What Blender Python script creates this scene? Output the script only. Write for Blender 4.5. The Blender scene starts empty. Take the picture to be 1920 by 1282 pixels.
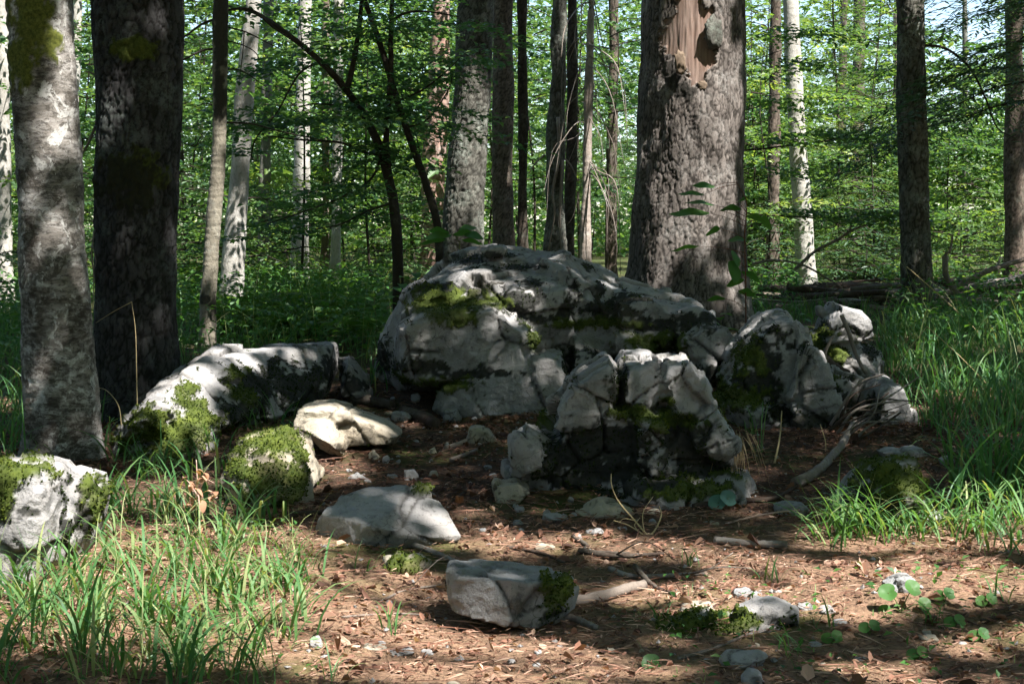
import bpy, bmesh, math, random
import numpy as np
from mathutils import Vector
from mathutils.bvhtree import BVHTree

random.seed(11)
RNG = np.random.default_rng(11)
scene = bpy.context.scene
COL = scene.collection

# ---------------------------------------------------------------- camera
CAM_H = 1.2
FPX = 2667.0                      # focal length in pixels of the 1920 px wide photograph
PITCH = math.atan((641.0 - 440.0) / FPX)
cam_data = bpy.data.cameras.new('camera')
cam_data.sensor_width = 36.0
cam_data.lens = 36.0 * FPX / 1920.0
cam_data.clip_start = 0.05
cam_data.clip_end = 2000.0
cam = bpy.data.objects.new('camera', cam_data)
cam.location = (0, 0, CAM_H)
cam.rotation_euler = (math.radians(90) - PITCH, 0, 0)
COL.objects.link(cam)
scene.camera = cam

# ---------------------------------------------------------------- sky, sun, exposure
SUN = np.array([0.45, -0.45, 1.0]); SUN /= np.linalg.norm(SUN)      # direction towards the sun
ELEV = math.asin(SUN[2]); AZ = math.atan2(SUN[0], SUN[1])
world = bpy.data.worlds.new('World'); scene.world = world
world.use_nodes = True
wn = world.node_tree
for n in list(wn.nodes): wn.nodes.remove(n)
sky = wn.nodes.new('ShaderNodeTexSky'); sky.sky_type = 'NISHITA'; sky.sun_disc = False
sky.sun_elevation = ELEV; sky.sun_rotation = AZ
sky.air_density = 1.0; sky.dust_density = 0.6; sky.ozone_density = 1.0
bg = wn.nodes.new('ShaderNodeBackground'); bg.inputs['Strength'].default_value = 0.085
wo = wn.nodes.new('ShaderNodeOutputWorld')
wn.links.new(sky.outputs[0], bg.inputs['Color']); wn.links.new(bg.outputs[0], wo.inputs['Surface'])
sun_data = bpy.data.lights.new('sun', 'SUN'); sun_data.energy = 5.0; sun_data.angle = math.radians(0.6)
sun_data.color = (1.0, 0.965, 0.92)
sun = bpy.data.objects.new('sun', sun_data); COL.objects.link(sun)
sun.rotation_euler = Vector(SUN).to_track_quat('Z', 'Y').to_euler()
sun.location = (6, -6, 14)
scene.view_settings.view_transform = 'Standard'
scene.view_settings.look = 'None'
scene.view_settings.exposure = 1.85
scene.view_settings.gamma = 1.0
scene.view_settings.use_curve_mapping = False
scene.cycles.use_denoising = True
scene.cycles.use_adaptive_sampling = True
scene.cycles.adaptive_threshold = 0.03
scene.cycles.max_bounces = 6
scene.cycles.diffuse_bounces = 3
scene.cycles.glossy_bounces = 2
scene.cycles.transmission_bounces = 4
scene.cycles.transparent_max_bounces = 4
scene.cycles.sample_clamp_indirect = 6.0
scene.cycles.caustics_reflective = False
scene.cycles.caustics_refractive = False

# ---------------------------------------------------------------- picture <-> place
CP, SP = math.cos(PITCH), math.sin(PITCH)
def ray(px, py):
    u = (px - 960.0) / FPX; v = (641.0 - py) / FPX
    return np.array([u, CP + v * SP, -SP + v * CP])
def pix(px, py, d):
    """point seen at photo pixel (px, py), standing d metres away along +Y"""
    r = ray(px, py)
    return np.array([0, 0, CAM_H]) + r * (d / r[1])
def proj(P):
    P = np.asarray(P, float)
    q = P - np.array([0, 0, CAM_H])
    f = q[..., 1] * CP - q[..., 2] * SP
    up = q[..., 1] * SP + q[..., 2] * CP
    f = np.maximum(f, 1e-3)
    return 960 + FPX * q[..., 0] / f, 641 - FPX * up / f

# ---------------------------------------------------------------- noise
_p = RNG.permutation(256); PERM = np.concatenate([_p, _p, _p, _p])
_g = RNG.normal(size=(256, 3)); GRAD = _g / np.linalg.norm(_g, axis=1)[:, None]
CELLR = RNG.random((256, 4))
def _hash(i, j, k):
    return PERM[(PERM[(PERM[i & 255] + j) & 255] + k) & 255]
def perlin(P, seed=0.0):
    P = np.asarray(P, float) + seed * 17.31
    I = np.floor(P).astype(np.int64); F = P - I
    W = F * F * F * (F * (F * 6 - 15) + 10)
    out = 0.0
    for a in (0, 1):
        wa = W[..., 0] if a else 1 - W[..., 0]
        for b in (0, 1):
            wb = W[..., 1] if b else 1 - W[..., 1]
            for c in (0, 1):
                wc = W[..., 2] if c else 1 - W[..., 2]
                g = GRAD[_hash(I[..., 0] + a, I[..., 1] + b, I[..., 2] + c)]
                d = (F[..., 0] - a) * g[..., 0] + (F[..., 1] - b) * g[..., 1] + (F[..., 2] - c) * g[..., 2]
                out = out + wa * wb * wc * d
    return out * 1.5
def fbm(P, octaves=4, seed=0.0, gain=0.5):
    P = np.asarray(P, float); s = 0.0; a = 1.0
    for o in range(octaves):
        s = s + a * perlin(P, seed + o * 3.7); P = P * 2.03; a *= gain
    return s
def worley(P, seed=0.0, jitter=0.9):
    """F1, F2 and four random numbers of the nearest cell, with the vector to its centre"""
    P = np.asarray(P, float) + seed * 9.77
    I = np.floor(P).astype(np.int64)
    n = P.shape[0]
    f1 = np.full(n, 9.0); f2 = np.full(n, 9.0); idx = np.zeros(n, np.int64); vec = np.zeros((n, 3))
    for a in (-1, 0, 1):
        for b in (-1, 0, 1):
            for c in (-1, 0, 1):
                h = _hash(I[:, 0] + a, I[:, 1] + b, I[:, 2] + c)
                ctr = I + np.array([a, b, c]) + 0.5 + (CELLR[h][:, :3] - 0.5) * jitter
                dv = P - ctr; d = np.sqrt((dv * dv).sum(1))
                near = d < f1
                f2 = np.where(near, f1, np.minimum(f2, d))
                f1 = np.where(near, d, f1)
                idx = np.where(near, h, idx); vec[near] = dv[near]
    return f1, f2, CELLR[idx], vec
def smooth(a, b, x):
    t = np.clip((np.asarray(x, float) - a) / (b - a), 0, 1)
    return t * t * (3 - 2 * t)

# ---------------------------------------------------------------- ground height
_gy = [0, 4, 6, 8, 10, 12, 14, 20, 40, 90]
_gz = [-0.01, 0.0, 0.06, 0.18, 0.31, 0.42, 0.47, 0.52, 0.62, 1.3]
BUMPS = [(1.36, 11.0, 0.22, 1.1, 1.0), (-2.1, 6.9, 0.05, 0.6, 0.8), (-1.0, 5.2, 0.03, 0.6, 0.7),
         (1.3, 4.5, 0.05, 0.5, 0.25), (2.6, 6.4, 0.10, 0.8, 1.5), (0.6, 6.6, 0.05, 0.5, 0.5), (-0.25, 7.4, -0.05, 0.5, 1.2),
         (0.15, 4.8, -0.03, 0.8, 0.5), (3.6, 9.5, 0.08, 1.2, 2.0)]
def ground(x, y, fine=False):
    x = np.asarray(x, float); y = np.asarray(y, float)
    z = np.interp(y, _gy, _gz)
    for bx, by, h, sx, sy in BUMPS:
        z = z + h * np.exp(-((x - bx) / sx) ** 2 - ((y - by) / sy) ** 2)
    P = np.stack([x, y, np.zeros_like(x)], -1)
    z = z + 0.035 * perlin(P * 0.8, 2) + 0.012 * perlin(P * 2.7, 5)
    if fine:
        near = np.exp(-np.maximum(y - 9, 0) / 4)
        z = z + near * (0.010 * perlin(P * 9, 7) + 0.006 * perlin(P * 26, 8))
    return z
def on_ground(px, py):
    """the point of the ground under photo pixel (px, py)"""
    r = ray(px, py); t = np.arange(2.2, 60, 0.02) / r[1]
    X = r[None, :] * t[:, None] + np.array([0, 0, CAM_H])
    below = X[:, 2] < ground(X[:, 0], X[:, 1])
    k = int(np.argmax(below)) if below.any() else len(t) - 1
    p = X[k]; p[2] = float(ground(p[0], p[1])); return p

# ---------------------------------------------------------------- mesh helpers
def mesh_np(name, V, faces, attrs=None, smooth_shade=True):
    """faces: list of int arrays of shape (m, 3) or (m, 4)"""
    me = bpy.data.meshes.new(name)
    V = np.asarray(V, np.float32)
    faces = [np.asarray(f, np.int32) for f in (faces if isinstance(faces, (list, tuple)) else [faces]) if len(f)]
    me.vertices.add(len(V)); me.vertices.foreach_set('co', V.ravel())
    nl = sum(f.size for f in faces); npoly = sum(len(f) for f in faces)
    me.loops.add(nl); me.polygons.add(npoly)
    me.loops.foreach_set('vertex_index', np.concatenate([f.ravel() for f in faces]))
    tot = np.concatenate([np.full(len(f), f.shape[1], np.int32) for f in faces])
    st = np.concatenate([[0], np.cumsum(tot)[:-1]]).astype(np.int32)
    me.polygons.foreach_set('loop_start', st)
    me.polygons.foreach_set('use_smooth', np.full(npoly, bool(smooth_shade)))
    me.update(calc_edges=True)
    for k, a in (attrs or {}).items():
        a = np.asarray(a, np.float32)
        if a.ndim == 2:
            at = me.attributes.new(k, 'FLOAT_VECTOR', 'POINT'); at.data.foreach_set('vector', a.ravel())
        else:
            at = me.attributes.new(k, 'FLOAT', 'POINT'); at.data.foreach_set('value', a)
    return me
def link(name, me, mat=None, parent=None):
    o = bpy.data.objects.new(name, me); COL.objects.link(o)
    if mat is not None and me is not None and not me.materials: me.materials.append(mat)
    if parent is not None:
        o.parent = parent
    return o
def tag(o, label, cat=None, group=None, kind=None):
    if label: o['label'] = label
    if cat: o['category'] = cat
    if group: o['group'] = group
    if kind: o['kind'] = kind
    return o
def thing(name, label, cat, loc=(0, 0, 0), group=None):
    o = bpy.data.objects.new(name, None); COL.objects.link(o); o.location = [float(v) for v in loc]
    o.empty_display_size = 0.1
    return tag(o, label, cat, group)
def rel(V, root):
    return np.asarray(V, float) - np.array(root.location[:])
def catmull(P, n):
    P = np.asarray(P, float)
    if len(P) == 2: P = np.stack([P[0], P.mean(0), P[1]])
    Q = np.concatenate([[2 * P[0] - P[1]], P, [2 * P[-1] - P[-2]]])
    t = np.linspace(0, len(P) - 1 - 1e-6, n); i = t.astype(int); f = (t - i)[:, None]
    a, b, c, d = Q[i], Q[i + 1], Q[i + 2], Q[i + 3]
    return 0.5 * (2 * b + (c - a) * f + (2 * a - 5 * b + 4 * c - d) * f ** 2 + (3 * b - a - 3 * c + d) * f ** 3)
def tube(P, R, ns=8, n=None, rough=0.0, seed=0):
    """swept tube along P with radii R, closed ends; returns V, [quads, tris]"""
    P = np.asarray(P, float); R = np.asarray(R, float)
    if n is None: n = max(4, 4 * (len(P) - 1) + 1)
    C = catmull(P, n); rad = np.interp(np.linspace(0, 1, n), np.linspace(0, 1, len(R)), R)
    T = np.gradient(C, axis=0); T /= np.linalg.norm(T, axis=1)[:, None] + 1e-9
    a = np.array([0, 0, 1.0]) if abs(T[0][2]) < 0.8 else np.array([1.0, 0, 0])
    N = np.zeros_like(C); u = np.cross(T[0], a); u /= np.linalg.norm(u)
    for k in range(n):
        u = u - T[k] * u.dot(T[k]); u /= np.linalg.norm(u) + 1e-9; N[k] = u
    B = np.cross(T, N)
    th = np.linspace(0, 2 * np.pi, ns, endpoint=False)
    ring = N[:, None, :] * np.cos(th)[None, :, None] + B[:, None, :] * np.sin(th)[None, :, None]
    rr = rad[:, None] * np.ones((1, ns))
    V = C[:, None, :] + ring * rr[:, :, None]
    if rough:
        q = (V.reshape(-1, 3) / max(rad.mean() * 2.2, 1e-3))
        V = V + ring * (rr * rough * fbm(q, 2, seed).reshape(n, ns))[:, :, None]
    V = V.reshape(-1, 3)
    i = np.arange(n - 1)[:, None] * ns; j = np.arange(ns)[None, :]; j2 = (j + 1) % ns
    Q = np.stack([i + j, i + j2, i + ns + j2, i + ns + j], -1).reshape(-1, 4)
    V = np.concatenate([V, [C[0]], [C[-1]]]); e0, e1 = n * ns, n * ns + 1
    jj = np.arange(ns); jn = (jj + 1) % ns
    Tt = np.concatenate([np.stack([jn, jj, np.full(ns, e0)], 1),
                         np.stack([(n - 1) * ns + jj, (n - 1) * ns + jn, np.full(ns, e1)], 1)])
    return V, Q, Tt
class Bag:
    """collects several shapes into one mesh"""
    def __init__(self): self.V = []; self.F3 = []; self.F4 = []; self.A = []; self.n = 0
    def add(self, V, Q=None, T=None, a=0.0):
        V = np.asarray(V, float)
        if Q is not None and len(Q): self.F4.append(np.asarray(Q) + self.n)
        if T is not None and len(T): self.F3.append(np.asarray(T) + self.n)
        self.V.append(V); self.A.append(np.full(len(V), float(a)) if np.isscalar(a) else np.asarray(a, float)); self.n += len(V)
    def mesh(self, name, root=None, smooth_shade=True):
        V = np.concatenate(self.V)
        if root is not None: V = rel(V, root)
        F = []
        if self.F4: F.append(np.concatenate(self.F4))
        if self.F3: F.append(np.concatenate(self.F3))
        return mesh_np(name, V, F, {'tint': np.concatenate(self.A)}, smooth_shade)

# ---------------------------------------------------------------- materials
class NT:
    def __init__(self, name):
        self.m = bpy.data.materials.new(name); self.m.use_nodes = True
        self.t = self.m.node_tree
        for n in list(self.t.nodes): self.t.nodes.remove(n)
        self.out = self.t.nodes.new('ShaderNodeOutputMaterial')
    def n(self, kind, **kw):
        nd = self.t.nodes.new('ShaderNode' + kind)
        for k, v in kw.items():
            if k.startswith('i_'):
                key = k[2:]; key = int(key) if key.isdigit() else key.replace('_', ' ')
                self.set(nd.inputs[key], v)
            else: setattr(nd, k, v)
        return nd
    def set(self, sock, v):
        if hasattr(v, 'outputs'): self.t.links.new(v.outputs[0], sock)
        elif hasattr(v, 'is_output'): self.t.links.new(v, sock)
        else:
            if isinstance(v, tuple) and len(v) == 3 and sock.type == 'RGBA': v = v + (1.0,)
            sock.default_value = v
    def attr(self, name, out='Fac'):
        a = self.n('Attribute', attribute_name=name); return a.outputs[out]
    def noise(self, vec, scale, detail=5, rough=0.6, out='Fac', dist=0.0):
        nd = self.n('TexNoise'); self.set(nd.inputs['Vector'], vec); nd.inputs['Scale'].default_value = scale
        nd.inputs['Detail'].default_value = detail; nd.inputs['Roughness'].default_value = rough
        nd.inputs['Distortion'].default_value = dist
        return nd.outputs[out]
    def voro(self, vec, scale, feature='F1', out='Distance', rnd=1.0):
        nd = self.n('TexVoronoi', feature=feature); self.set(nd.inputs['Vector'], vec)
        nd.inputs['Scale'].default_value = scale; nd.inputs['Randomness'].default_value = rnd
        return nd.outputs[out]
    def ramp(self, fac, stops, interp='LINEAR'):
        nd = self.n('ValToRGB'); self.set(nd.inputs[0], fac); cr = nd.color_ramp; cr.interpolation = interp
        while len(cr.elements) < len(stops): cr.elements.new(0.5)
        for e, (p, c) in zip(cr.elements, stops):
            e.position = p
            if not isinstance(c, tuple): c = (c, c, c)
            e.color = c + (1.0,) if len(c) == 3 else c
        return nd.outputs[0]
    def mix(self, fac, a, b, mode='MIX'):
        nd = self.n('Mix', data_type='RGBA', blend_type=mode)
        self.set(nd.inputs[0], fac); self.set(nd.inputs[6], a); self.set(nd.inputs[7], b)
        return nd.outputs[2]
    def math(self, op, a, b=0.0):
        nd = self.n('Math', operation=op); self.set(nd.inputs[0], a); self.set(nd.inputs[1], b); return nd.outputs[0]
    def mapping(self, vec, scale):
        nd = self.n('Mapping'); self.set(nd.inputs['Vector'], vec); nd.inputs['Scale'].default_value = scale; return nd.outputs[0]
    def obj(self): return self.n('TexCoord').outputs['Object']
    def bump(self, h, strength=0.5, dist=0.01, prev=None):
        nd = self.n('Bump'); self.set(nd.inputs['Height'], h); nd.inputs['Strength'].default_value = strength
        nd.inputs['Distance'].default_value = dist
        if prev is not None: self.set(nd.inputs['Normal'], prev)
        return nd.outputs[0]
    def surf(self, col, rough=0.85, normal=None, spec=0.25, trans=0.0, tcol=None):
        b = self.n('BsdfPrincipled'); self.set(b.inputs['Base Color'], col); self.set(b.inputs['Roughness'], rough)
        b.inputs['Specular IOR Level'].default_value = spec
        if normal is not None: self.set(b.inputs['Normal'], normal)
        sh = b.outputs[0]
        if trans > 0:
            t = self.n('BsdfTranslucent'); self.set(t.inputs['Color'], tcol if tcol is not None else col)
            mx = self.n('MixShader'); mx.inputs[0].default_value = trans
            self.t.links.new(sh, mx.inputs[1]); self.t.links.new(t.outputs[0], mx.inputs[2]); sh = mx.outputs[0]
        self.t.links.new(sh, self.out.inputs['Surface'])
        return self.m

def mat_leaf(name, lo, mid, hi, trans=0.45, spec=0.35, rough=0.45, vary=False):
    m = NT(name); t = m.attr('tint')
    c = m.ramp(t, [(0.0, lo), (0.5, mid), (1.0, hi)])
    tc = m.ramp(t, [(0.0, tuple(min(1, a * b) for a, b in zip(lo, (1.5, 1.5, .7)))),
                    (0.5, tuple(min(1, a * b) for a, b in zip(mid, (1.6, 1.5, .6)))),
                    (1.0, tuple(min(1, a * b) for a, b in zip(hi, (1.6, 1.4, .6))))])
    if vary:                                             # every tree has its own shade of green
        r = m.n('ObjectInfo').outputs['Random']
        v = m.ramp(r, [(0.0, (0.62, 0.72, 0.9)), (0.35, (0.85, 0.9, 0.85)), (0.7, (1.05, 1.05, 0.95)), (1.0, (1.45, 1.25, 0.9))])
        c = m.mix(1.0, c, v, 'MULTIPLY'); tc = m.mix(1.0, tc, v, 'MULTIPLY')
    return m.surf(c, rough, None, spec, trans, tc)
M = {}
M['beech_leaf'] = mat_leaf('beech_leaf', (0.032, 0.082, 0.036), (0.08, 0.165, 0.058), (0.2, 0.285, 0.105), 0.52, vary=True)
M['spruce_needle'] = mat_leaf('spruce_needle', (0.03, 0.07, 0.034), (0.065, 0.13, 0.06), (0.14, 0.215, 0.105), 0.4, vary=True)
M['grass'] = mat_leaf('grass_blade', (0.036, 0.115, 0.045), (0.085, 0.2, 0.062), (0.27, 0.31, 0.14), 0.42, 0.3, 0.5)
M['fern'] = mat_leaf('fern_frond', (0.04, 0.10, 0.02), (0.07, 0.15, 0.025), (0.12, 0.2, 0.03), 0.4)
M['herb'] = mat_leaf('herb_leaf', (0.03, 0.10, 0.03), (0.06, 0.16, 0.035), (0.12, 0.22, 0.05), 0.4)
M['blue_leaf'] = mat_leaf('bluish_leaf', (0.05, 0.12, 0.10), (0.07, 0.16, 0.13), (0.10, 0.2, 0.16), 0.2, 0.5, 0.35)
M['dry_grass'] = mat_leaf('dry_grass', (0.22, 0.16, 0.09), (0.34, 0.26, 0.16), (0.45, 0.36, 0.24), 0.25, 0.1, 0.8)
M['dead_leaf'] = mat_leaf('dead_leaf', (0.065, 0.034, 0.025), (0.24, 0.12, 0.08), (0.48, 0.33, 0.245), 0.15, 0.2, 0.7)
M['withered'] = mat_leaf('withered_leaf', (0.22, 0.12, 0.07), (0.36, 0.2, 0.13), (0.5, 0.32, 0.22), 0.3, 0.1, 0.8)
M['moss'] = mat_leaf('moss_tuft', (0.014, 0.024, 0.006), (0.042, 0.064, 0.011), (0.105, 0.128, 0.02), 0.15, 0.05, 0.95)

def mat_ground():
    m = NT('forest_floor'); o = m.obj()
    n1 = m.noise(o, 1.3, 6, 0.6); n2 = m.noise(o, 9, 6, 0.7); n3 = m.noise(o, 55, 5, 0.75); n4 = m.noise(o, 0.55, 4, 0.5)
    c = m.ramp(n2, [(0.25, (0.04, 0.024, 0.017)), (0.45, (0.10, 0.06, 0.042)), (0.6, (0.19, 0.112, 0.075)), (0.8, (0.32, 0.22, 0.155))])
    c = m.mix(m.ramp(n3, [(0.35, 0.0), (0.7, 1.0)]), c, (0.34, 0.22, 0.14), 'MIX')
    c = m.mix(m.ramp(n3, [(0.28, 0.7), (0.45, 0.0)]), c, (0.03, 0.018, 0.012))
    hum_shade = m.ramp(m.math('ADD', m.math('DIVIDE', m.n('SeparateXYZ', i_0=o).outputs[1], 10.0), m.math('MULTIPLY', m.math('SUBTRACT', n4, 0.5), 0.35)), [(0.50, 0.0), (0.60, 0.75)])   # dark humus colour further up the path, deepened to keep that shade dark
    c = m.mix(hum_shade, c, (0.03, 0.021, 0.016))
    green = m.ramp(n1, [(0.50, 0.0), (0.64, 0.7)])
    c = m.mix(green, c, (0.06, 0.085, 0.018))
    far = m.ramp(m.math('DIVIDE', m.n('SeparateXYZ', i_0=o).outputs[1], 20.0), [(0.45, 0.0), (0.65, 0.75)])
    c = m.mix(m.math('MULTIPLY', far, m.ramp(n4, [(0.3, 0.5), (0.6, 1.0)])), c, (0.05, 0.075, 0.022))
    nm = m.bump(n3, 0.9, 0.02, m.bump(n2, 0.6, 0.03))
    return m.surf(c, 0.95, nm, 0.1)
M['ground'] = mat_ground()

def mat_rock(name, base, dark, warm):
    m = NT(name); o = m.obj()
    n1 = m.noise(o, 2.4, 6, 0.62); n2 = m.noise(o, 11, 6, 0.68); n3 = m.noise(o, 70, 4, 0.7); n5 = m.noise(o, 5.5, 5, 0.6, dist=0.6)
    c = m.mix(m.ramp(n1, [(0.35, 0.0), (0.65, 1.0)]), base, warm)
    c = m.mix(m.ramp(n5, [(0.50, 0.0), (0.62, 0.55)]), c, dark)
    c = m.mix(m.math('MULTIPLY', m.ramp(n2, [(0.57, 0.0), (0.62, 0.8)]), m.ramp(n1, [(0.42, 0.15), (0.6, 1.0)])), c, tuple(v * 0.35 for v in dark))
    n6 = m.noise(o, 26, 5, 0.7, dist=0.8)
    c = m.mix(m.ramp(n6, [(0.58, 0.0), (0.65, 0.5)]), c, tuple(v * 0.45 for v in dark))
    c = m.mix(m.ramp(n6, [(0.28, 0.35), (0.38, 0.0)]), c, tuple(min(1, v * 1.25) for v in base))
    c = m.mix(m.ramp(n3, [(0.58, 0.0), (0.70, 0.5)]), c, tuple(v * 0.5 for v in dark))
    c = m.mix(m.ramp(n3, [(0.25, 0.35), (0.4, 0.0)]), c, tuple(min(1, v * 1.3) for v in base))
    wv = m.n('VectorMath', operation='ADD'); wn_ = m.noise(o, 3.0, 4, 0.6, 'Color'); sc_ = m.n('VectorMath', operation='SCALE'); m.set(sc_.inputs[0], wn_); sc_.inputs['Scale'].default_value = 0.35
    m.set(wv.inputs[0], o); m.set(wv.inputs[1], sc_.outputs[0])
    fis = m.math('MULTIPLY', m.ramp(m.voro(wv.outputs[0], 4.5, 'DISTANCE_TO_EDGE'), [(0.0, 1.0), (0.012, 0.0)]), m.ramp(m.noise(o, 2.2, 3, 0.5), [(0.46, 0.0), (0.56, 1.0)]))
    c = m.mix(m.math('MULTIPLY', fis, 0.7), c, (0.03, 0.027, 0.022))
    c = m.mix(m.attr('crack'), c, (0.03, 0.026, 0.021))
    st = m.attr('stain')
    c = m.mix(m.math('MULTIPLY', st, m.ramp(n6, [(0.24, 0.5), (0.36, 1.0)])), c, (0.011, 0.012, 0.009))
    ms = m.attr('moss')
    mc = m.ramp(n2, [(0.3, (0.022, 0.032, 0.008)), (0.55, (0.06, 0.08, 0.014)), (0.8, (0.11, 0.13, 0.02))])
    c = m.mix(ms, c, mc)
    v1 = m.voro(m.mapping(o, (1, 1, 1.6)), 16)
    c = m.mix(m.ramp(m.noise(o, 3.3, 5, 0.7), [(0.5, 0.0), (0.7, 0.4)]), c, tuple(a * b for a, b in zip(dark, (1.25, 1.1, 0.85))))
    nm = m.bump(n3, 0.6, 0.008, m.bump(n6, 0.5, 0.012, m.bump(v1, 0.22, 0.03, m.bump(n2, 0.5, 0.02))))
    return m.surf(c, 0.9, nm, 0.2)
M['limestone'] = mat_rock('limestone', (0.30, 0.292, 0.288), (0.135, 0.134, 0.132), (0.25, 0.232, 0.22))
M['limestone_warm'] = mat_rock('limestone_warm', (0.35, 0.315, 0.25), (0.185, 0.163, 0.13), (0.30, 0.255, 0.195))
M['limestone_blue'] = mat_rock('limestone_bluish', (0.245, 0.252, 0.256), (0.12, 0.123, 0.126), (0.215, 0.2, 0.185))

def mat_bark(name, plate, plate2, furrow, lichen, lich_amt=0.5, sz=0.35, fine=60, bump=0.6):
    m = NT(name); o = m.obj(); s = m.mapping(o, (1, 1, sz))
    n1 = m.noise(s, 7, 6, 0.65); n2 = m.noise(s, fine, 5, 0.7); n3 = m.noise(o, 3.2, 6, 0.7); n4 = m.noise(o, 38, 4, 0.7)
    c = m.mix(m.ramp(n1, [(0.35, 0.0), (0.65, 1.0)]), plate, plate2)
    c = m.mix(m.ramp(n2, [(0.25, 0.8), (0.5, 0.0)]), c, furrow)
    c = m.mix(m.ramp(m.attr('plate'), [(0.3, 0.55), (0.75, 0.0)]), c, tuple(v * 0.55 for v in plate))
    c = m.mix(m.attr('furrow'), c, furrow)
    lm = m.math('MULTIPLY', m.ramp(n3, [(0.5, 0.0), (0.66, 1.0)]), m.ramp(n4, [(0.4, 0.0), (0.55, 1.0)]))
    c = m.mix(m.math('MULTIPLY', lm, lich_amt), c, lichen)
    c = m.mix(m.attr('moss'), c, m.ramp(n4, [(0.3, (0.025, 0.035, 0.008)), (0.7, (0.09, 0.105, 0.02))]))
    c = m.mix(m.attr('stain'), c, (0.02, 0.019, 0.016))
    nm = m.bump(n2, bump, 0.012, m.bump(n4, 0.3, 0.006))
    return m.surf(c, 0.92, nm, 0.12)
M['bark_fir'] = mat_bark('dark_fir_bark', (0.04, 0.039, 0.039), (0.072, 0.07, 0.069), (0.010, 0.009, 0.008), (0.13, 0.15, 0.135), 0.6, 0.45, 45, 1.0)
M['bark_big'] = mat_bark('furrowed_bark', (0.125, 0.106, 0.094), (0.185, 0.16, 0.144), (0.014, 0.012, 0.010), (0.29, 0.27, 0.25), 0.6, 0.5, 55, 0.4)
M['bark_grey'] = mat_bark('grey_green_bark', (0.10, 0.096, 0.082), (0.17, 0.162, 0.138), (0.022, 0.02, 0.016), (0.24, 0.27, 0.23), 0.8, 0.5, 45, 0.9)
M['bark_pale'] = mat_bark('pale_bark', (0.30, 0.28, 0.25), (0.42, 0.40, 0.36), (0.08, 0.07, 0.06), (0.45, 0.45, 0.42), 0.6, 0.5, 40)
M['bark_slim'] = mat_bark('slim_tree_bark', (0.17, 0.15, 0.115), (0.25, 0.225, 0.175), (0.05, 0.042, 0.032), (0.33, 0.33, 0.29), 0.6, 0.8, 45, 0.8)
M['bark_brown'] = mat_bark('brown_bark', (0.13, 0.10, 0.08), (0.19, 0.15, 0.12), (0.025, 0.02, 0.015), (0.22, 0.23, 0.19), 0.5)
M['bark_red'] = mat_bark('reddish_bark', (0.36, 0.26, 0.22), (0.44, 0.24, 0.18), (0.10, 0.06, 0.05), (0.48, 0.45, 0.42), 0.8, 0.5, 40)
M['bark_thin'] = mat_bark('dark_stem_bark', (0.045, 0.036, 0.028), (0.075, 0.06, 0.047), (0.015, 0.012, 0.01), (0.14, 0.15, 0.12), 0.5, 0.6, 40)
M['dead_wood'] = mat_bark('dead_wood', (0.22, 0.18, 0.15), (0.32, 0.27, 0.23), (0.06, 0.045, 0.035), (0.40, 0.40, 0.38), 0.6, 0.5, 50)
M['dark_wood'] = mat_bark('dark_rotten_wood', (0.07, 0.05, 0.04), (0.11, 0.08, 0.06), (0.02, 0.015, 0.01), (0.2, 0.2, 0.17), 0.4, 0.5, 50)

def mat_birch():
    m = NT('smooth_grey_bark'); o = m.obj()
    h = m.mapping(o, (1, 1, 2.6)); n1 = m.noise(h, 5.0, 8, 0.72, dist=0.9); n2 = m.noise(m.mapping(o, (1, 1, 2.2)), 22, 6, 0.78, dist=0.5)
    n3 = m.noise(o, 2.6, 5, 0.65); n4 = m.noise(o, 60, 4, 0.7)
    c = m.ramp(n1, [(0.30, (0.08, 0.07, 0.06)), (0.46, (0.2, 0.18, 0.16)), (0.56, (0.30, 0.28, 0.26)), (0.68, (0.46, 0.445, 0.42))])
    c = m.mix(m.ramp(n2, [(0.49, 0.0), (0.6, 0.85)]), c, (0.05, 0.044, 0.037))
    c = m.mix(m.ramp(n4, [(0.56, 0.0), (0.66, 0.7)]), c, (0.045, 0.04, 0.035))
    c = m.mix(m.math('MULTIPLY', m.ramp(n3, [(0.5, 0.0), (0.62, 1.0)]), m.ramp(n2, [(0.35, 0.0), (0.55, 0.8)])), c, (0.035, 0.032, 0.027))
    c = m.mix(m.math('MULTIPLY', m.ramp(m.noise(o, 7.5, 6, 0.7, dist=1.2), [(0.545, 0.0), (0.575, 0.8)]), m.ramp(n4, [(0.36, 0.2), (0.5, 1.0)])), c, (0.47, 0.46, 0.435))
    c = m.mix(m.ramp(m.noise(o, 5.2, 6, 0.72, dist=1.0), [(0.57, 0.0), (0.6, 0.75)]), c, (0.05, 0.043, 0.035))
    c = m.mix(m.math('MULTIPLY', m.attr('stain'), m.ramp(n2, [(0.36, 0.15), (0.56, 1.0)])), c, (0.04, 0.032, 0.025))
    c = m.mix(m.attr('moss'), c, m.ramp(n4, [(0.3, (0.03, 0.04, 0.008)), (0.7, (0.14, 0.15, 0.03))]))
    nm = m.bump(n1, 0.35, 0.01, m.bump(n2, 0.4, 0.006))
    return m.surf(c, 0.85, nm, 0.15)
M['bark_birch'] = mat_birch()
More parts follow.
